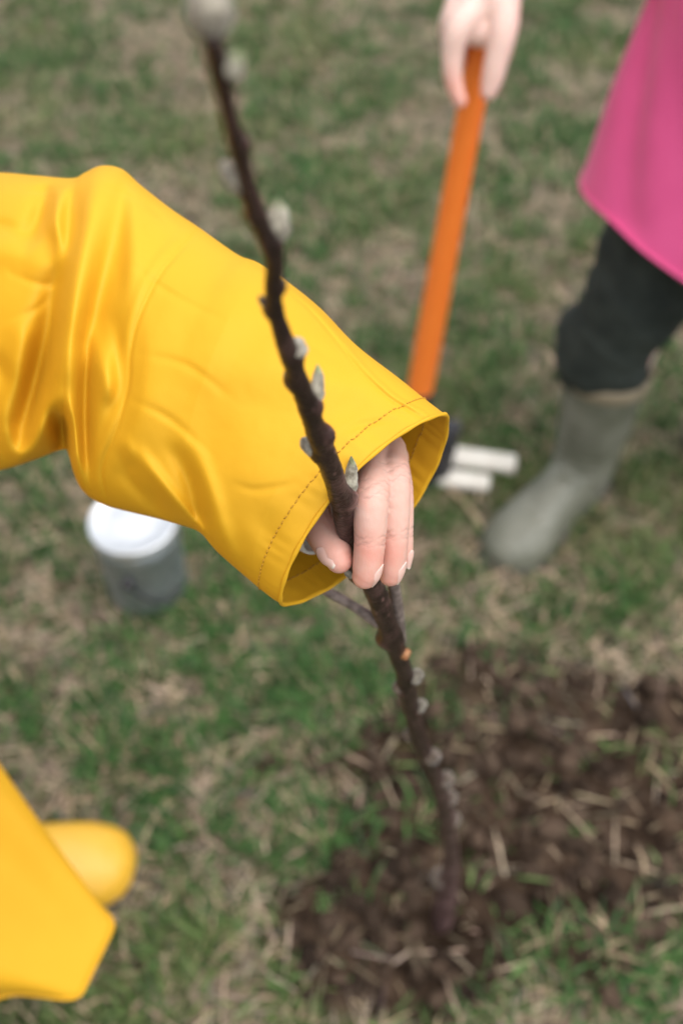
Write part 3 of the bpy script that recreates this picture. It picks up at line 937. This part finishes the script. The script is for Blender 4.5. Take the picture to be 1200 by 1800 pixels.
PX = midx[:, None, 0] + half[:, None, 0] * cv_ - sh[:, None] * svp * perp[:, None, 0]
PY = midx[:, None, 1] + half[:, None, 1] * cv_ - sh[:, None] * svp * perp[:, None, 1]
# the cuff's far edge swings out a little more than the near one
back = np.clip(-sv_, 0, 1)[None, :] * sstep(0.8, 1.0, uu)[:, None]
PX += back * 10 * perp[:, None, 0]; PY += back * 10 * perp[:, None, 1]
DD = Dc[:, None] - np.where(sv_ > 0, Rf[:, None] * np.abs(sv_) ** 0.85, -Rb[:, None] * np.abs(sv_))

STROKES = [
    # points (x, y, height mm), width left, width right (as seen going down)
    ([(178, 293, 4), (168, 335, 7), (154, 390, 10), (142, 450, 13), (130, 520, 16), (120, 590, 19), (114, 650, 21), (108, 700, 17)], 24, 27),
    ([(117, 700, 3), (126, 735, 15), (134, 795, 17), (146, 850, 8)], 13, 12),
    ([(98, 700, 3), (84, 722, 11), (70, 758, 13), (54, 790, 10), (36, 806, 7)], 15, 15),
    ([(14, 690, 4), (9, 740, 9), (20, 785, 9), (38, 804, 5)], 12, 14),
    ([(118, 430, -4), (100, 510, -13), (86, 590, -22), (66, 665, -25), (48, 725, -20), (42, 765, -9)], 24, 17),
    ([(96, 728, -8), (111, 750, -32), (114, 785, -28)], 16, 13),
    ([(222, 345, -2), (206, 405, -6), (188, 475, -9), (172, 540, -11), (160, 600, -12)], 22, 32),
    ([(150, 612, -4), (152, 650, -11), (152, 720, -13), (152, 790, -10), (153, 845, -3)], 16, 12),
    ([(236, 335, 5), (232, 400, 7), (230, 480, 5), (226, 540, 2)], 12, 30),
    ([(168, 600, 5), (182, 645, 9), (188, 685, 9), (184, 706, 3)], 16, 16),
    ([(200, 565, -3), (212, 625, -5), (214, 690, -5), (196, 716, -4)], 12, 12),
    ([(256, 520, 0), (262, 600, 3), (256, 700, 5), (230, 780, 4)], 18, 55),
    ([(148, 305, 4), (112, 336, 9), (98, 385, 13), (106, 430, 11), (96, 462, 6), (60, 470, 2)], 13, 15),
    ([(86, 346, -9), (75, 380, -13), (60, 414, -9)], 22, 7),
    ([(128, 350, -4), (132, 390, -6), (120, 430, -4)], 18, 14),
    ([(-60, 395, -7), (0, 396, -7), (24, 403, -5), (60, 411, -3)], 9, 5),
    ([(-80, 440, 6), (0, 440, 6), (60, 450, 4)], 26, 30),
    ([(-40, 640, -7), (2, 645, -7), (12, 690, -5), (10, 740, -3)], 18, 12),
    ([(40, 590, 6), (34, 660, 8), (26, 720, 6)], 26, 16),
    ([(246, 800, 5), (268, 826, 10), (310, 880, 12), (354, 934, 8)], 38, 9),
    ([(228, 832, -8), (278, 888, -13), (332, 932, -6)], 18, 24),
    ([(296, 785, -2), (316, 812, -8), (334, 850, -10), (350, 905, -7)], 12, 20),
    ([(338, 790, 3), (364, 850, 6), (386, 920, 6), (405, 975, 4)], 26, 16),
    ([(232, 830, 3), (250, 850, 4), (262, 872, 2)], 8, 8),
    ([(470, 640, 2), (560, 668, 2), (640, 700, 2)], 40, 40),
    ([(560, 715, -2), (625, 712, -5), (650, 745, -2)], 40, 36),
    ([(400, 700, -2), (480, 730, -3), (540, 780, -2)], 60, 60),
    ([(300, 700, -2), (360, 720, -3), (420, 800, -1)], 50, 50),
    ([(440, 900, -1), (468, 930, -3), (480, 980, -1)], 22, 26),
    ([(545, 840, 0), (470, 940, 0), (455, 1010, -2)], 20, 20),
    # shallow handling creases that run out from the elbow
    ([(240, 470, -0.4), (300, 515, -1.2), (390, 560, -0.2)], 7, 5), ([(236, 705, -0.5), (300, 738, -1.3), (372, 800, -0.2)], 6, 8), ([(252, 622, -0.3), (330, 642, -1.1), (410, 700, -0.2)], 8, 6),
    ([(192, 330, -0.4), (262, 362, -1.0), (320, 425, -0.2)], 6, 6), ([(20, 482, -0.6), (70, 500, -1.4), (112, 498, -0.3)], 5, 8), ([(10, 565, -0.3), (60, 545, -1.2), (90, 520, -0.2)], 6, 6),
    ([(20, 330, -0.4), (70, 336, -1.4), (120, 326, -0.4)], 6, 9), ([(455, 560, -0.2), (530, 600, -1.1), (600, 640, -0.2)], 7, 9), ([(410, 850, -0.2), (450, 860, -1.2), (520, 850, -0.2)], 8, 6), ([(600, 760, -0.3), (640, 745, -1.2), (690, 738, -0.3)], 6, 7),
    # seams
    ([(352, 404, -1.0), (285, 478, -1.3), (244, 560, -1.3), (230, 620, -1.3), (226, 680, -1.2), (206, 752, -1.3), (182, 812, -1.3), (181, 850, -1.2), (196, 894, -1.0)], 4, 4),
    ([(336, 396, 0.9), (268, 472, 1.2), (230, 555, 1.2), (216, 625, 1.2), (212, 690, 1.1), (190, 760, 1.1), (168, 815, 1.1), (168, 850, 1.0), (184, 890, 0.8)], 8, 9),
    ([(415, 446, 1.0), (470, 486, 1.4), (520, 516, 1.7), (556, 545, 2.0), (602, 598, 2.0), (642, 648, 2.0), (690, 694, 2.0), (726, 716, 2.0), (748, 728, 1.6), (752, 742, 1.2)], 10, 3.5),
    ([(462, 487, -0.9), (515, 520, -1.2), (549, 549, -1.6), (594, 602, -1.6), (634, 653, -1.6), (684, 700, -1.6), (722, 722, -1.5), (742, 734, -1.0)], 3.5, 4),
]
Hh = np.zeros_like(PX)
front = sstep(-0.05, 0.30, sv_)[None, :] * np.ones((NF, 1))
sel = front.ravel() > 0
qx, qy = PX.ravel()[sel], PY.ravel()[sel]
acc = np.zeros(len(qx)); accs = np.zeros(len(qx))
for pts_, wl, wr in STROKES:
    sp = catmull(np.array(pts_, float), max(8, 6 * len(pts_)))
    best = np.full(len(qx), 1e9); hb = np.zeros(len(qx)); sb = np.zeros(len(qx))
    for k in range(len(sp) - 1):
        ax_, ay_, ah = sp[k]; bx_, by_, bh = sp[k + 1]
        ex, ey = bx_ - ax_, by_ - ay_
        l2 = ex * ex + ey * ey + 1e-9
        tt = np.clip(((qx - ax_) * ex + (qy - ay_) * ey) / l2, 0, 1)
        ddx, ddy = qx - ax_ - tt * ex, qy - ay_ - tt * ey
        d2 = ddx * ddx + ddy * ddy
        m = d2 < best
        best[m] = d2[m]; hb[m] = (ah + (bh - ah) * tt)[m]; sb[m] = (ex * ddy - ey * ddx)[m]
    wv = np.where(sb > 0, wl, wr)
    # fade beyond the stroke's ends comes from the round distance itself
    (accs if wl < 5 or wr < 5 or max(abs(q[2]) for q in pts_) < 2.5 else acc).__iadd__(hb * np.exp(-best / (wv * wv)))
# soft low-frequency unevenness of the cloth
acc += (fbm(qx, qy, 120, 81, 2) - 0.5) * 4.0 + (fbm(qx, qy, 40, 83, 2) - 0.5) * 0.9
Hh.ravel()[sel] = acc
Hh *= front
for _ in range(8):                                   # relax the folds like a stiff coated cloth
    Hp = np.pad(Hh, ((1, 1), (0, 0)), mode='edge')
    Hh = 0.5 * Hh + 0.25 * (Hp[:-2] + Hp[2:])
    Hh = 0.5 * Hh + 0.25 * (np.roll(Hh, 1, 1) + np.roll(Hh, -1, 1))
# fine creases and handling marks in the coating
cn = fbm(qx + 0.6 * qy, qy - 0.3 * qx, 70, 87, 3)
cmask = sstep(0.50, 0.68, fbm(qx, qy, 160, 89, 2))
accs += (fbm(qx, qy, 22, 91, 2) - 0.5) * 0.35
Hs = np.zeros_like(Hh); Hs.ravel()[sel] = accs
Hh += Hs * front
# turned hem at the cuff: slightly thicker band with a pulled stitch groove
edge_px = (1 - uu)[:, None] * np.linalg.norm(midx[-1] - midx[0]) * 1.0
segl = np.linalg.norm(np.diff(np.stack([PX, PY], -1), axis=0), axis=2)
dist_edge = np.vstack([np.cumsum(segl[::-1], axis=0)[::-1], np.zeros((1, NV))])       # px to the cuff edge
Hh += np.where(sv_ > 0, 1, -1)[None, :] * (0.25 * (1 - sstep(38, 54, dist_edge)) - 0.22 * np.exp(-((dist_edge - 46) / 5.0) ** 2))
rip = 0.5 * np.sin(np.arange(NV) * 0.9 + 2 * np.sin(np.arange(NV) * 0.23))[None, :] * np.exp(-((dist_edge - 34) / 26) ** 2)
Hh += rip * np.where(sv_ > 0, 0.35, 1.0)[None, :]
# far inner wall wrinkles
DD2 = DD - Hh * 0.001
ring_w = P(PX, PY, DD2)
# shoulder end of the sleeve, joined on in the coat's own space
nS = 60
c0 = ring_w[0].mean(axis=0)
shc = LSH + np.array([-0.02, -0.02, -0.01])
e_t, e_f = norm(np.array([0.15, 0.35, 0.9])), norm(np.array([0.35, -0.9, 0.25]))
ring_s = shc + 0.095 * (cv_[:, None] * e_t + sv_[:, None] * e_f)
d0 = ring_w[0] - ring_w[8]
ext = []
for i in range(nS):
    f = i / nS
    h0, h1 = 2 * f ** 3 - 3 * f ** 2 + 1, -2 * f ** 3 + 3 * f ** 2
    bl = ring_s * h0 + ring_w[0] * h1 + (ring_w[8] - ring_w[0]) * 6 * (f ** 3 - f ** 2)
    bl = bl + 0.004 * math.sin(f * 21) * np.sin(va * 2 + f * 5)[:, None] * (ring_s - shc) / 0.095 * f * (1 - f) * 4
    ext.append(bl)
rings = np.concatenate([np.array(ext), ring_w], 0)
coat = Geo()
coat.loft(rings, cap=False)

# coat body, hem to collar
hem = np.array([(-0.243, 0.2456), (-0.231, 0.281), (-0.218, 0.317), (-0.28, 0.362), (-0.40, 0.46), (-0.60, 0.54), (-0.80, 0.50), (-0.89, 0.33), (-0.80, 0.13), (-0.60, 0.07), (-0.43, 0.17), (-0.314, 0.254)])
lap = np.array([(-0.356, 0.262), (-0.345, 0.35), (-0.332, 0.438), (-0.36, 0.465), (-0.45, 0.51), (-0.60, 0.54), (-0.80, 0.50), (-0.88, 0.33), (-0.80, 0.13), (-0.60, 0.08), (-0.46, 0.15), (-0.38, 0.215)])   # coat lying over the bent knee
def ring2d(poly, n=200):
    m_ = len(poly); ts = np.linspace(0, m_, n, endpoint=False); i_ = ts.astype(int); f_ = (ts - i_)[:, None]
    return poly[i_] * (1 - f_) + poly[(i_ + 1) % m_] * f_
def ell(cx, cy, rx, ry, n=200):
    aa = np.linspace(0, 2 * math.pi, n, endpoint=False) - 0.5
    return np.column_stack([cx + rx * np.cos(aa), cy + ry * np.sin(aa)])
h2, l2_ = ring2d(hem), ring2d(lap)
def soft(q, k):
    for _ in range(k): q = 0.5 * q + 0.25 * (np.roll(q, 1, 0) + np.roll(q, -1, 0))
    return q
lay = [(0.505, soft(h2, 14)), (0.535, soft(h2 * 0.74 + l2_ * 0.26, 14)), (0.62, soft(l2_, 20)), (0.75, soft(l2_, 120) - [0.06, 0]), (1.02, ell(-0.56, 0.33, 0.24, 0.21)), (1.2, ell(-0.58, 0.335, 0.19, 0.21)), (1.34, ell(-0.585, 0.335, 0.155, 0.235)), (1.385, ell(-0.583, 0.335, 0.14, 0.215)),
       (1.43, ell(-0.58, 0.335, 0.12, 0.15)), (1.46, ell(-0.572, 0.335, 0.085, 0.09)), (1.50, ell(-0.565, 0.335, 0.088, 0.088))]
arr = np.array([np.column_stack([q, np.full(len(q), z)]) for z, q in lay])
zs = np.array([z for z, _ in lay])
zz = np.concatenate([np.linspace(0.505, 0.64, 40), np.linspace(0.65, 1.5, 80)])
body = np.stack([np.stack([np.interp(zz, zs, arr[:, j, k]) for j in range(arr.shape[1])], 1) for k in range(3)], -1)
fold = 0.022 * (fbm(np.tile(np.arange(200) * 0.02, (len(zz), 1)), zz[:, None] * 0.5, 0.35, 41, 3) - 0.5)
cen = body.mean(axis=1, keepdims=True)
dirn = (body - cen) * [1, 1, 0]; dirn /= np.linalg.norm(dirn, axis=2, keepdims=True)
wf = np.ones((len(zz), 200)); wf *= sstep(0.50, 0.60, zz)[:, None]
body = body + dirn * (fold * wf)[:, :, None]
coat.loft(body, cap=False)
# right sleeve, hand in the pocket
rsl = [RSH + np.array([-0.01, 0.02, -0.01]), RSH + np.array([-0.07, -0.07, -0.14]), RSH + np.array([-0.07, -0.09, -0.27]), RSH + np.array([-0.02, -0.05, -0.40]), RSH + np.array([0.06, 0.02, -0.49])]
coat.tube(rsl, [0.09, 0.088, 0.083, 0.078, 0.074], 40, n=40, ends=True)
raincoat = make('raincoat', coat, M['yellow'], person)
md = raincoat.modifiers.new('cloth', 'SOLIDIFY'); md.thickness = 0.0011; md.offset = -1; md.use_rim = True
# hood lying open round the head
hg = Geo()
hr = []
for i in range(24):
    f = i / 23
    tt_ = math.radians(-60 + 150 * f)
    c = HEAD + np.array([-0.015, 0, 0.0])
    hr.append([c + np.array([-0.0 - 0.125 * math.cos(tt_) * abs(math.cos(q)) + 0.05 * f, 0.118 * math.sin(q) * (0.75 + 0.25 * math.cos(tt_)), 0.02 + 0.145 * math.sin(tt_) * max(0.25, abs(math.cos(q)))]) for q in np.linspace(-1.35, 1.35, 40)])
hood = make('hood', Geo().loft(hr, closed=False, cap=False), M['yellow'], raincoat)
md = hood.modifiers.new('cloth', 'SOLIDIFY'); md.thickness = 0.0015

# stitches along the cuff, outside and inside, and along the coat hem
st, st_out = Geo(), Geo()
def stitch(g_, p, q, nrm_, r=0.00030):
    g_.tube([p + nrm_ * 0.0001, (p + q) / 2 + nrm_ * 0.0004, q + nrm_ * 0.0001], r, 6, ends=False)
row = [int(np.argmin(np.abs(dist_edge[:, j] - 46))) for j in range(NV)]
line = np.array([ring_w[row[j], j] for j in range(NV)])
cen_line = line.mean(axis=0)
nrm_l = np.array([norm(np.cross(line[(j + 1) % NV] - line[j - 1], ring_w[min(row[j] + 6, NF - 1), j] - ring_w[row[j] - 6, j])) for j in range(NV)])
for j in range(NV):
    if np.dot(nrm_l[j], line[j] - cen_line) < 0: nrm_l[j] *= -1
al = np.concatenate([[0], np.cumsum(np.linalg.norm(np.diff(np.vstack([line, line[:1]]), axis=0), axis=1))])
lc = np.vstack([line, line[:1]]); nc = np.vstack([nrm_l, nrm_l[:1]])
at_ = lambda A, s: np.array([np.interp(s, al, A[:, k]) for k in range(3)])
s = 0.0
while s < al[-1] - 0.003:
    p, q, n_ = at_(lc, s), at_(lc, s + 0.0022), norm(at_(nc, s + 0.001))
    stitch(st_out, p, q, n_)                                   # outside
    wob_ = n_ * -0.0013
    stitch(st, p + wob_, q + wob_, -n_, 0.00032)           # inside
    s += 0.0033
make('stitching', st, M['thread'], raincoat)
make('stitching', st_out, M['thread_outer'], raincoat)
edge = np.vstack([ring_w[-1], ring_w[-1][:1]])
make('cuff_hem', Geo().tube(edge, 0.0011 + 0.0002 * np.sin(np.arange(NV + 1) * 0.37), 10, ends=False), M['yellow'], raincoat)
hl = np.vstack([body[0], body[0][:1]])
make('coat_hem', Geo().tube(hl, 0.0022, 10, ends=False), M['yellow'], raincoat)

# pale knit cuff inside the sleeve
kr = []
for i in range(14):
    f = i / 13
    c = np.array([612, 885]) - np.array([332, 290]) / 441 * (1 - f) * 150
    hv = np.array([290, -332]) / 441 * (112 + 8 * math.sin(f * 9))
    aa = np.linspace(0, 2 * math.pi, 60, endpoint=False)
    px_ = c[0] + hv[0] * np.cos(aa) - 36 * np.sin(aa) * 0.75; py_ = c[1] + hv[1] * np.cos(aa) - 36 * np.sin(aa) * 0.66
    kr.append(P(px_, py_, 0.553 - 0.030 * np.sin(aa) + (1 - f) * 0.012))
knit = make('shirt_cuff', Geo().loft(kr, cap=False), M['shirt'], person)
md = knit.modifiers.new('cloth', 'SOLIDIFY'); md.thickness = 0.002

# ------------------------------------------------------------------ the person in pink
AR = G(1006, 868)                                   # under the shin of the boot in view
toe = G(866, 1000)
aim = norm((toe - AR) * [1, 1, 0])
AL = AR + np.array([0.31, 0.10, 0])
HIP2 = np.array([0.60, 1.36, 0.80]); CH2 = np.array([0.58, 1.33, 1.13]); NK2 = np.array([0.57, 1.31, 1.34]); HD2 = np.array([0.56, 1.27, 1.48])
RS2, LS2 = np.array([0.41, 1.31, 1.25]), np.array([0.75, 1.36, 1.25])
# gripping hand
k2 = 1.27 / FPX
GW = P(892, -70, 1.22)
def q2(px, py, d): return P(px, py, d)
g = Geo()
r2 = lambda *q: [x_ * k2 for x_ in q]
g.tube([q2(838, 10, 1.235), q2(806, 50, 1.235), q2(795, 95, 1.25), q2(796, 140, 1.265), q2(808, 178, 1.275)], r2(26, 24, 20, 17, 13), 16, n=22)       # index
g.tube([q2(832, -6, 1.25), q2(794, 35, 1.26), q2(792, 75, 1.29), q2(812, 105, 1.325), q2(850, 112, 1.335)], r2(26, 22, 19, 17, 13), 16, n=22)
g.tube([q2(836, -22, 1.26), q2(800, 10, 1.275), q2(798, 45, 1.305), q2(822, 74, 1.335), q2(858, 80, 1.34)], r2(26, 21, 18, 16, 12), 16, n=22)
g.tube([q2(842, -40, 1.265), q2(814, -12, 1.285), q2(812, 15, 1.31), q2(834, 42, 1.335), q2(862, 48, 1.34)], r2(24, 18, 16, 14, 11), 16, n=22)
g.tube([q2(886, -10, 1.232), q2(884, 50, 1.235), q2(872, 105, 1.25), q2(864, 140, 1.262), q2(858, 162, 1.268)], r2(30, 26, 22, 20, 15), 16, n=22)     # thumb
for a_, b_, c_ in ((838, 10, 1.24), (834, -6, 1.252), (838, -22, 1.262), (844, -40, 1.265), (884, -10, 1.235)):
    g.tube([q2(a_, b_, c_), GW], r2(32, 40), 16, n=10)
g.tube([q2(850, 14, 1.268), q2(862, -20, 1.252)], r2(44, 46), 16)
E2 = np.array([0.36, 1.37, 1.02])
g.tube([q2(812, 44, 1.250), q2(845, 56, 1.252), q2(880, 46, 1.250)], r2(26, 27, 28), 16, n=12)
g.tube([GW, (GW + E2) / 2, E2], [0.027, 0.033, 0.04], 16, n=12)
h2me = organic(g, 0.0022, 14, 0.5)
b2me = coarse_body(HIP2, CH2, NK2, HD2, RS2, [RS2, E2, (E2 + GW) / 2], LS2, [LS2, LS2 + np.array([0.07, 0.02, -0.24]), LS2 + np.array([0.03, -0.08, -0.40])], [AR, AL], norm((-0.3, -1, 0)), 0.92)
g = Geo(); geo_from_mesh(g, h2me); geo_from_mesh(g, b2me)
me = g.mesh('person')
vh = mesh_np(h2me)
th2 = skin_tone(vh, [(q2(808, 178, 1.275), 0.035), (q2(796, 150, 1.26), 0.02)], [(q2(858, 160, 1.268), 0.012)], (0.78, 0.56, 0.49), (0.76, 0.36, 0.29))
set_color(me, 'tone', np.vstack([th2, np.tile([0.82, 0.60, 0.53], (len(b2me.vertices), 1))]))
person2 = make('person', me, M['skin'], base=HIP2 * [1, 1, 0], label='person in a pink jacket, dark trousers and olive boots gripping the orange spade', cat='person')
make('hair', organic(Geo().tube([HD2 + np.array([0.015, 0.045, 0.065]), HD2 + np.array([0.03, 0.085, -0.10])], [0.088, 0.060], 20), 0.01, 3), M['hair'], person2)

# trousers bunched over the boot tops
g = Geo()
g.tube([HIP2 + np.array([0, 0, 0.12]), HIP2], [0.135, 0.14], 24)
for an in (AR, AL):
    sd_ = norm((an - HIP2) * [1, 1, 0]) * 0.07
    top_ = HIP2 + sd_
    ptt = [top_, (top_ + an) * [0.5, 0.5, 0] + np.array([0.005, 0, 0.63]), an + np.array([0.020, -0.003, 0.52]), an + np.array([0.004, -0.005, 0.45]), an + np.array([-0.012, 0, 0.395]), an + np.array([-0.012, 0.004, 0.372]), an + np.array([-0.010, 0.008, 0.352])]
    g.tube(ptt, [0.105, 0.090, 0.083, 0.084, 0.083, 0.085, 0.079], 24, n=40)
tm = organic(g, 0.006, 3)
tv = mesh_np(tm); tn = np.empty(len(tv) * 3); tm.vertices.foreach_get('normal', tn); tn = tn.reshape(-1, 3)
wr_ = (fbm(tv[:, 0] * 0.5 + tv[:, 1] * 0.5, tv[:, 2] + 0.5 * tv[:, 0], 0.07, 15, 3) - 0.5) * 0.030 * (1 - 0.6 * sstep(0.45, 0.7, tv[:, 2]))
tv = tv + tn * wr_[:, None]; tm.vertices.foreach_set('co', tv.ravel())
make('trousers', tm, M['trouser'], person2)
boot(person2, AR, aim, M['boot'], M['boot_trim'], top=0.335, length=0.335, rs=0.068, wide=1.22)
boot(person2, AL, (0.25, -1), M['boot'], M['boot_trim'], top=0.335, length=0.335, rs=0.068, wide=1.22)

# pink jacket
def ell2(cx, cy, rx, ry, n=160, p=2.0):
    aa = np.linspace(0, 2 * math.pi, n, endpoint=False)
    c, s_ = np.cos(aa), np.sin(aa)
    return np.column_stack([cx + rx * np.sign(c) * abs(c) ** (2 / p), cy + ry * np.sign(s_) * abs(s_) ** (2 / p)])
lay = [(0.655, ell2(0.600, 1.31, 0.262, 0.205)), (0.80, ell2(0.60, 1.32, 0.245, 0.19)), (0.98, ell2(0.59, 1.33, 0.205, 0.165)), (1.15, ell2(0.58, 1.335, 0.185, 0.15)), (1.26, ell2(0.578, 1.33, 0.17, 0.125)), (1.32, ell2(0.57, 1.32, 0.10, 0.085)), (1.38, ell2(0.57, 1.31, 0.075, 0.075))]
arr = np.array([np.column_stack([q, np.full(len(q), z)]) for z, q in lay]); zs = np.array([z for z, _ in lay])
zz = np.linspace(0.655, 1.38, 90)
jb = np.stack([np.stack([np.interp(zz, zs, arr[:, j, k]) for j in range(160)], 1) for k in range(3)], -1)
cen = jb.mean(axis=1, keepdims=True); dirn = (jb - cen) * [1, 1, 0]; dirn /= np.linalg.norm(dirn, axis=2, keepdims=True)
aa = np.linspace(0, 2 * math.pi, 160, endpoint=False)
fo = 0.030 * (fbm(np.cos(aa)[None, :] * 0.5 + zz[:, None] * 0.15, np.sin(aa)[None, :] * 0.5 + zz[:, None] * 0.1, 0.30, 43, 2) - 0.5) * np.ones((90, 1))
jb = jb + dirn * fo[:, :, None]
for a0, z0, a1, z1, amp, wdt in ((3.5, 1.05, 4.5, 0.72, 0.014, 0.035), (3.25, 0.95, 3.7, 0.68, -0.010, 0.03), (4.0, 1.1, 4.9, 0.85, -0.012, 0.04), (4.3, 0.70, 5.2, 0.75, 0.008, 0.03)):
    tt_ = np.clip(((aa[None, :] - a0) * (a1 - a0) * 0.05 + (zz[:, None] - z0) * (z1 - z0)) / ((a1 - a0) ** 2 * 0.05 + (z1 - z0) ** 2), 0, 1)
    dd_ = ((aa[None, :] - a0 - tt_ * (a1 - a0)) * 0.22) ** 2 + (zz[:, None] - z0 - tt_ * (z1 - z0)) ** 2
    jb = jb + dirn * (amp * np.exp(-dd_ / wdt ** 2))[:, :, None]
jb[:, :, 2] += (1 - sstep(0.655, 1.15, zz))[:, None] * (0.03 - 0.115 * np.clip((jb[:, :, 0] - 0.36) / 0.28, 0, 1) * (jb[:, :, 1] < 5))
jb[:, :, 0] += 0.016
jk = Geo(); jk.loft(jb, cap=False)
SC0 = P(925, -48, 1.185)
arm = [RS2 + np.array([0.02, 0.01, 0.0]), (RS2 + E2) / 2 + np.array([-0.01, 0.02, 0]), E2, (E2 + GW) / 2 + np.array([0, 0, 0.004]), E2 * 0.16 + GW * 0.84 + np.array([0.006, 0, 0.004])]
jk.tube(arm, [0.080, 0.068, 0.062, 0.052, 0.047], 32, n=40)
arm = [LS2 + np.array([-0.02, 0.0, 0]), LS2 + np.array([0.06, 0.02, -0.16]), LS2 + np.array([0.075, 0.0, -0.27]), LS2 + np.array([0.03, -0.09, -0.42])]
jk.tube(arm, [0.080, 0.068, 0.062, 0.055], 32, n=40)
jacket = make('jacket', jk, M['pink'], person2)
md = jacket.modifiers.new('cloth', 'SOLIDIFY'); md.thickness = 0.003; md.offset = -1
# hem cord round the jacket's lower edge
loop = np.vstack([jb[0], jb[0][:1]]) + [0, 0, 0.004]
make('hem', Geo().tube(loop, 0.0022, 10, ends=False), M['pink'], jacket)
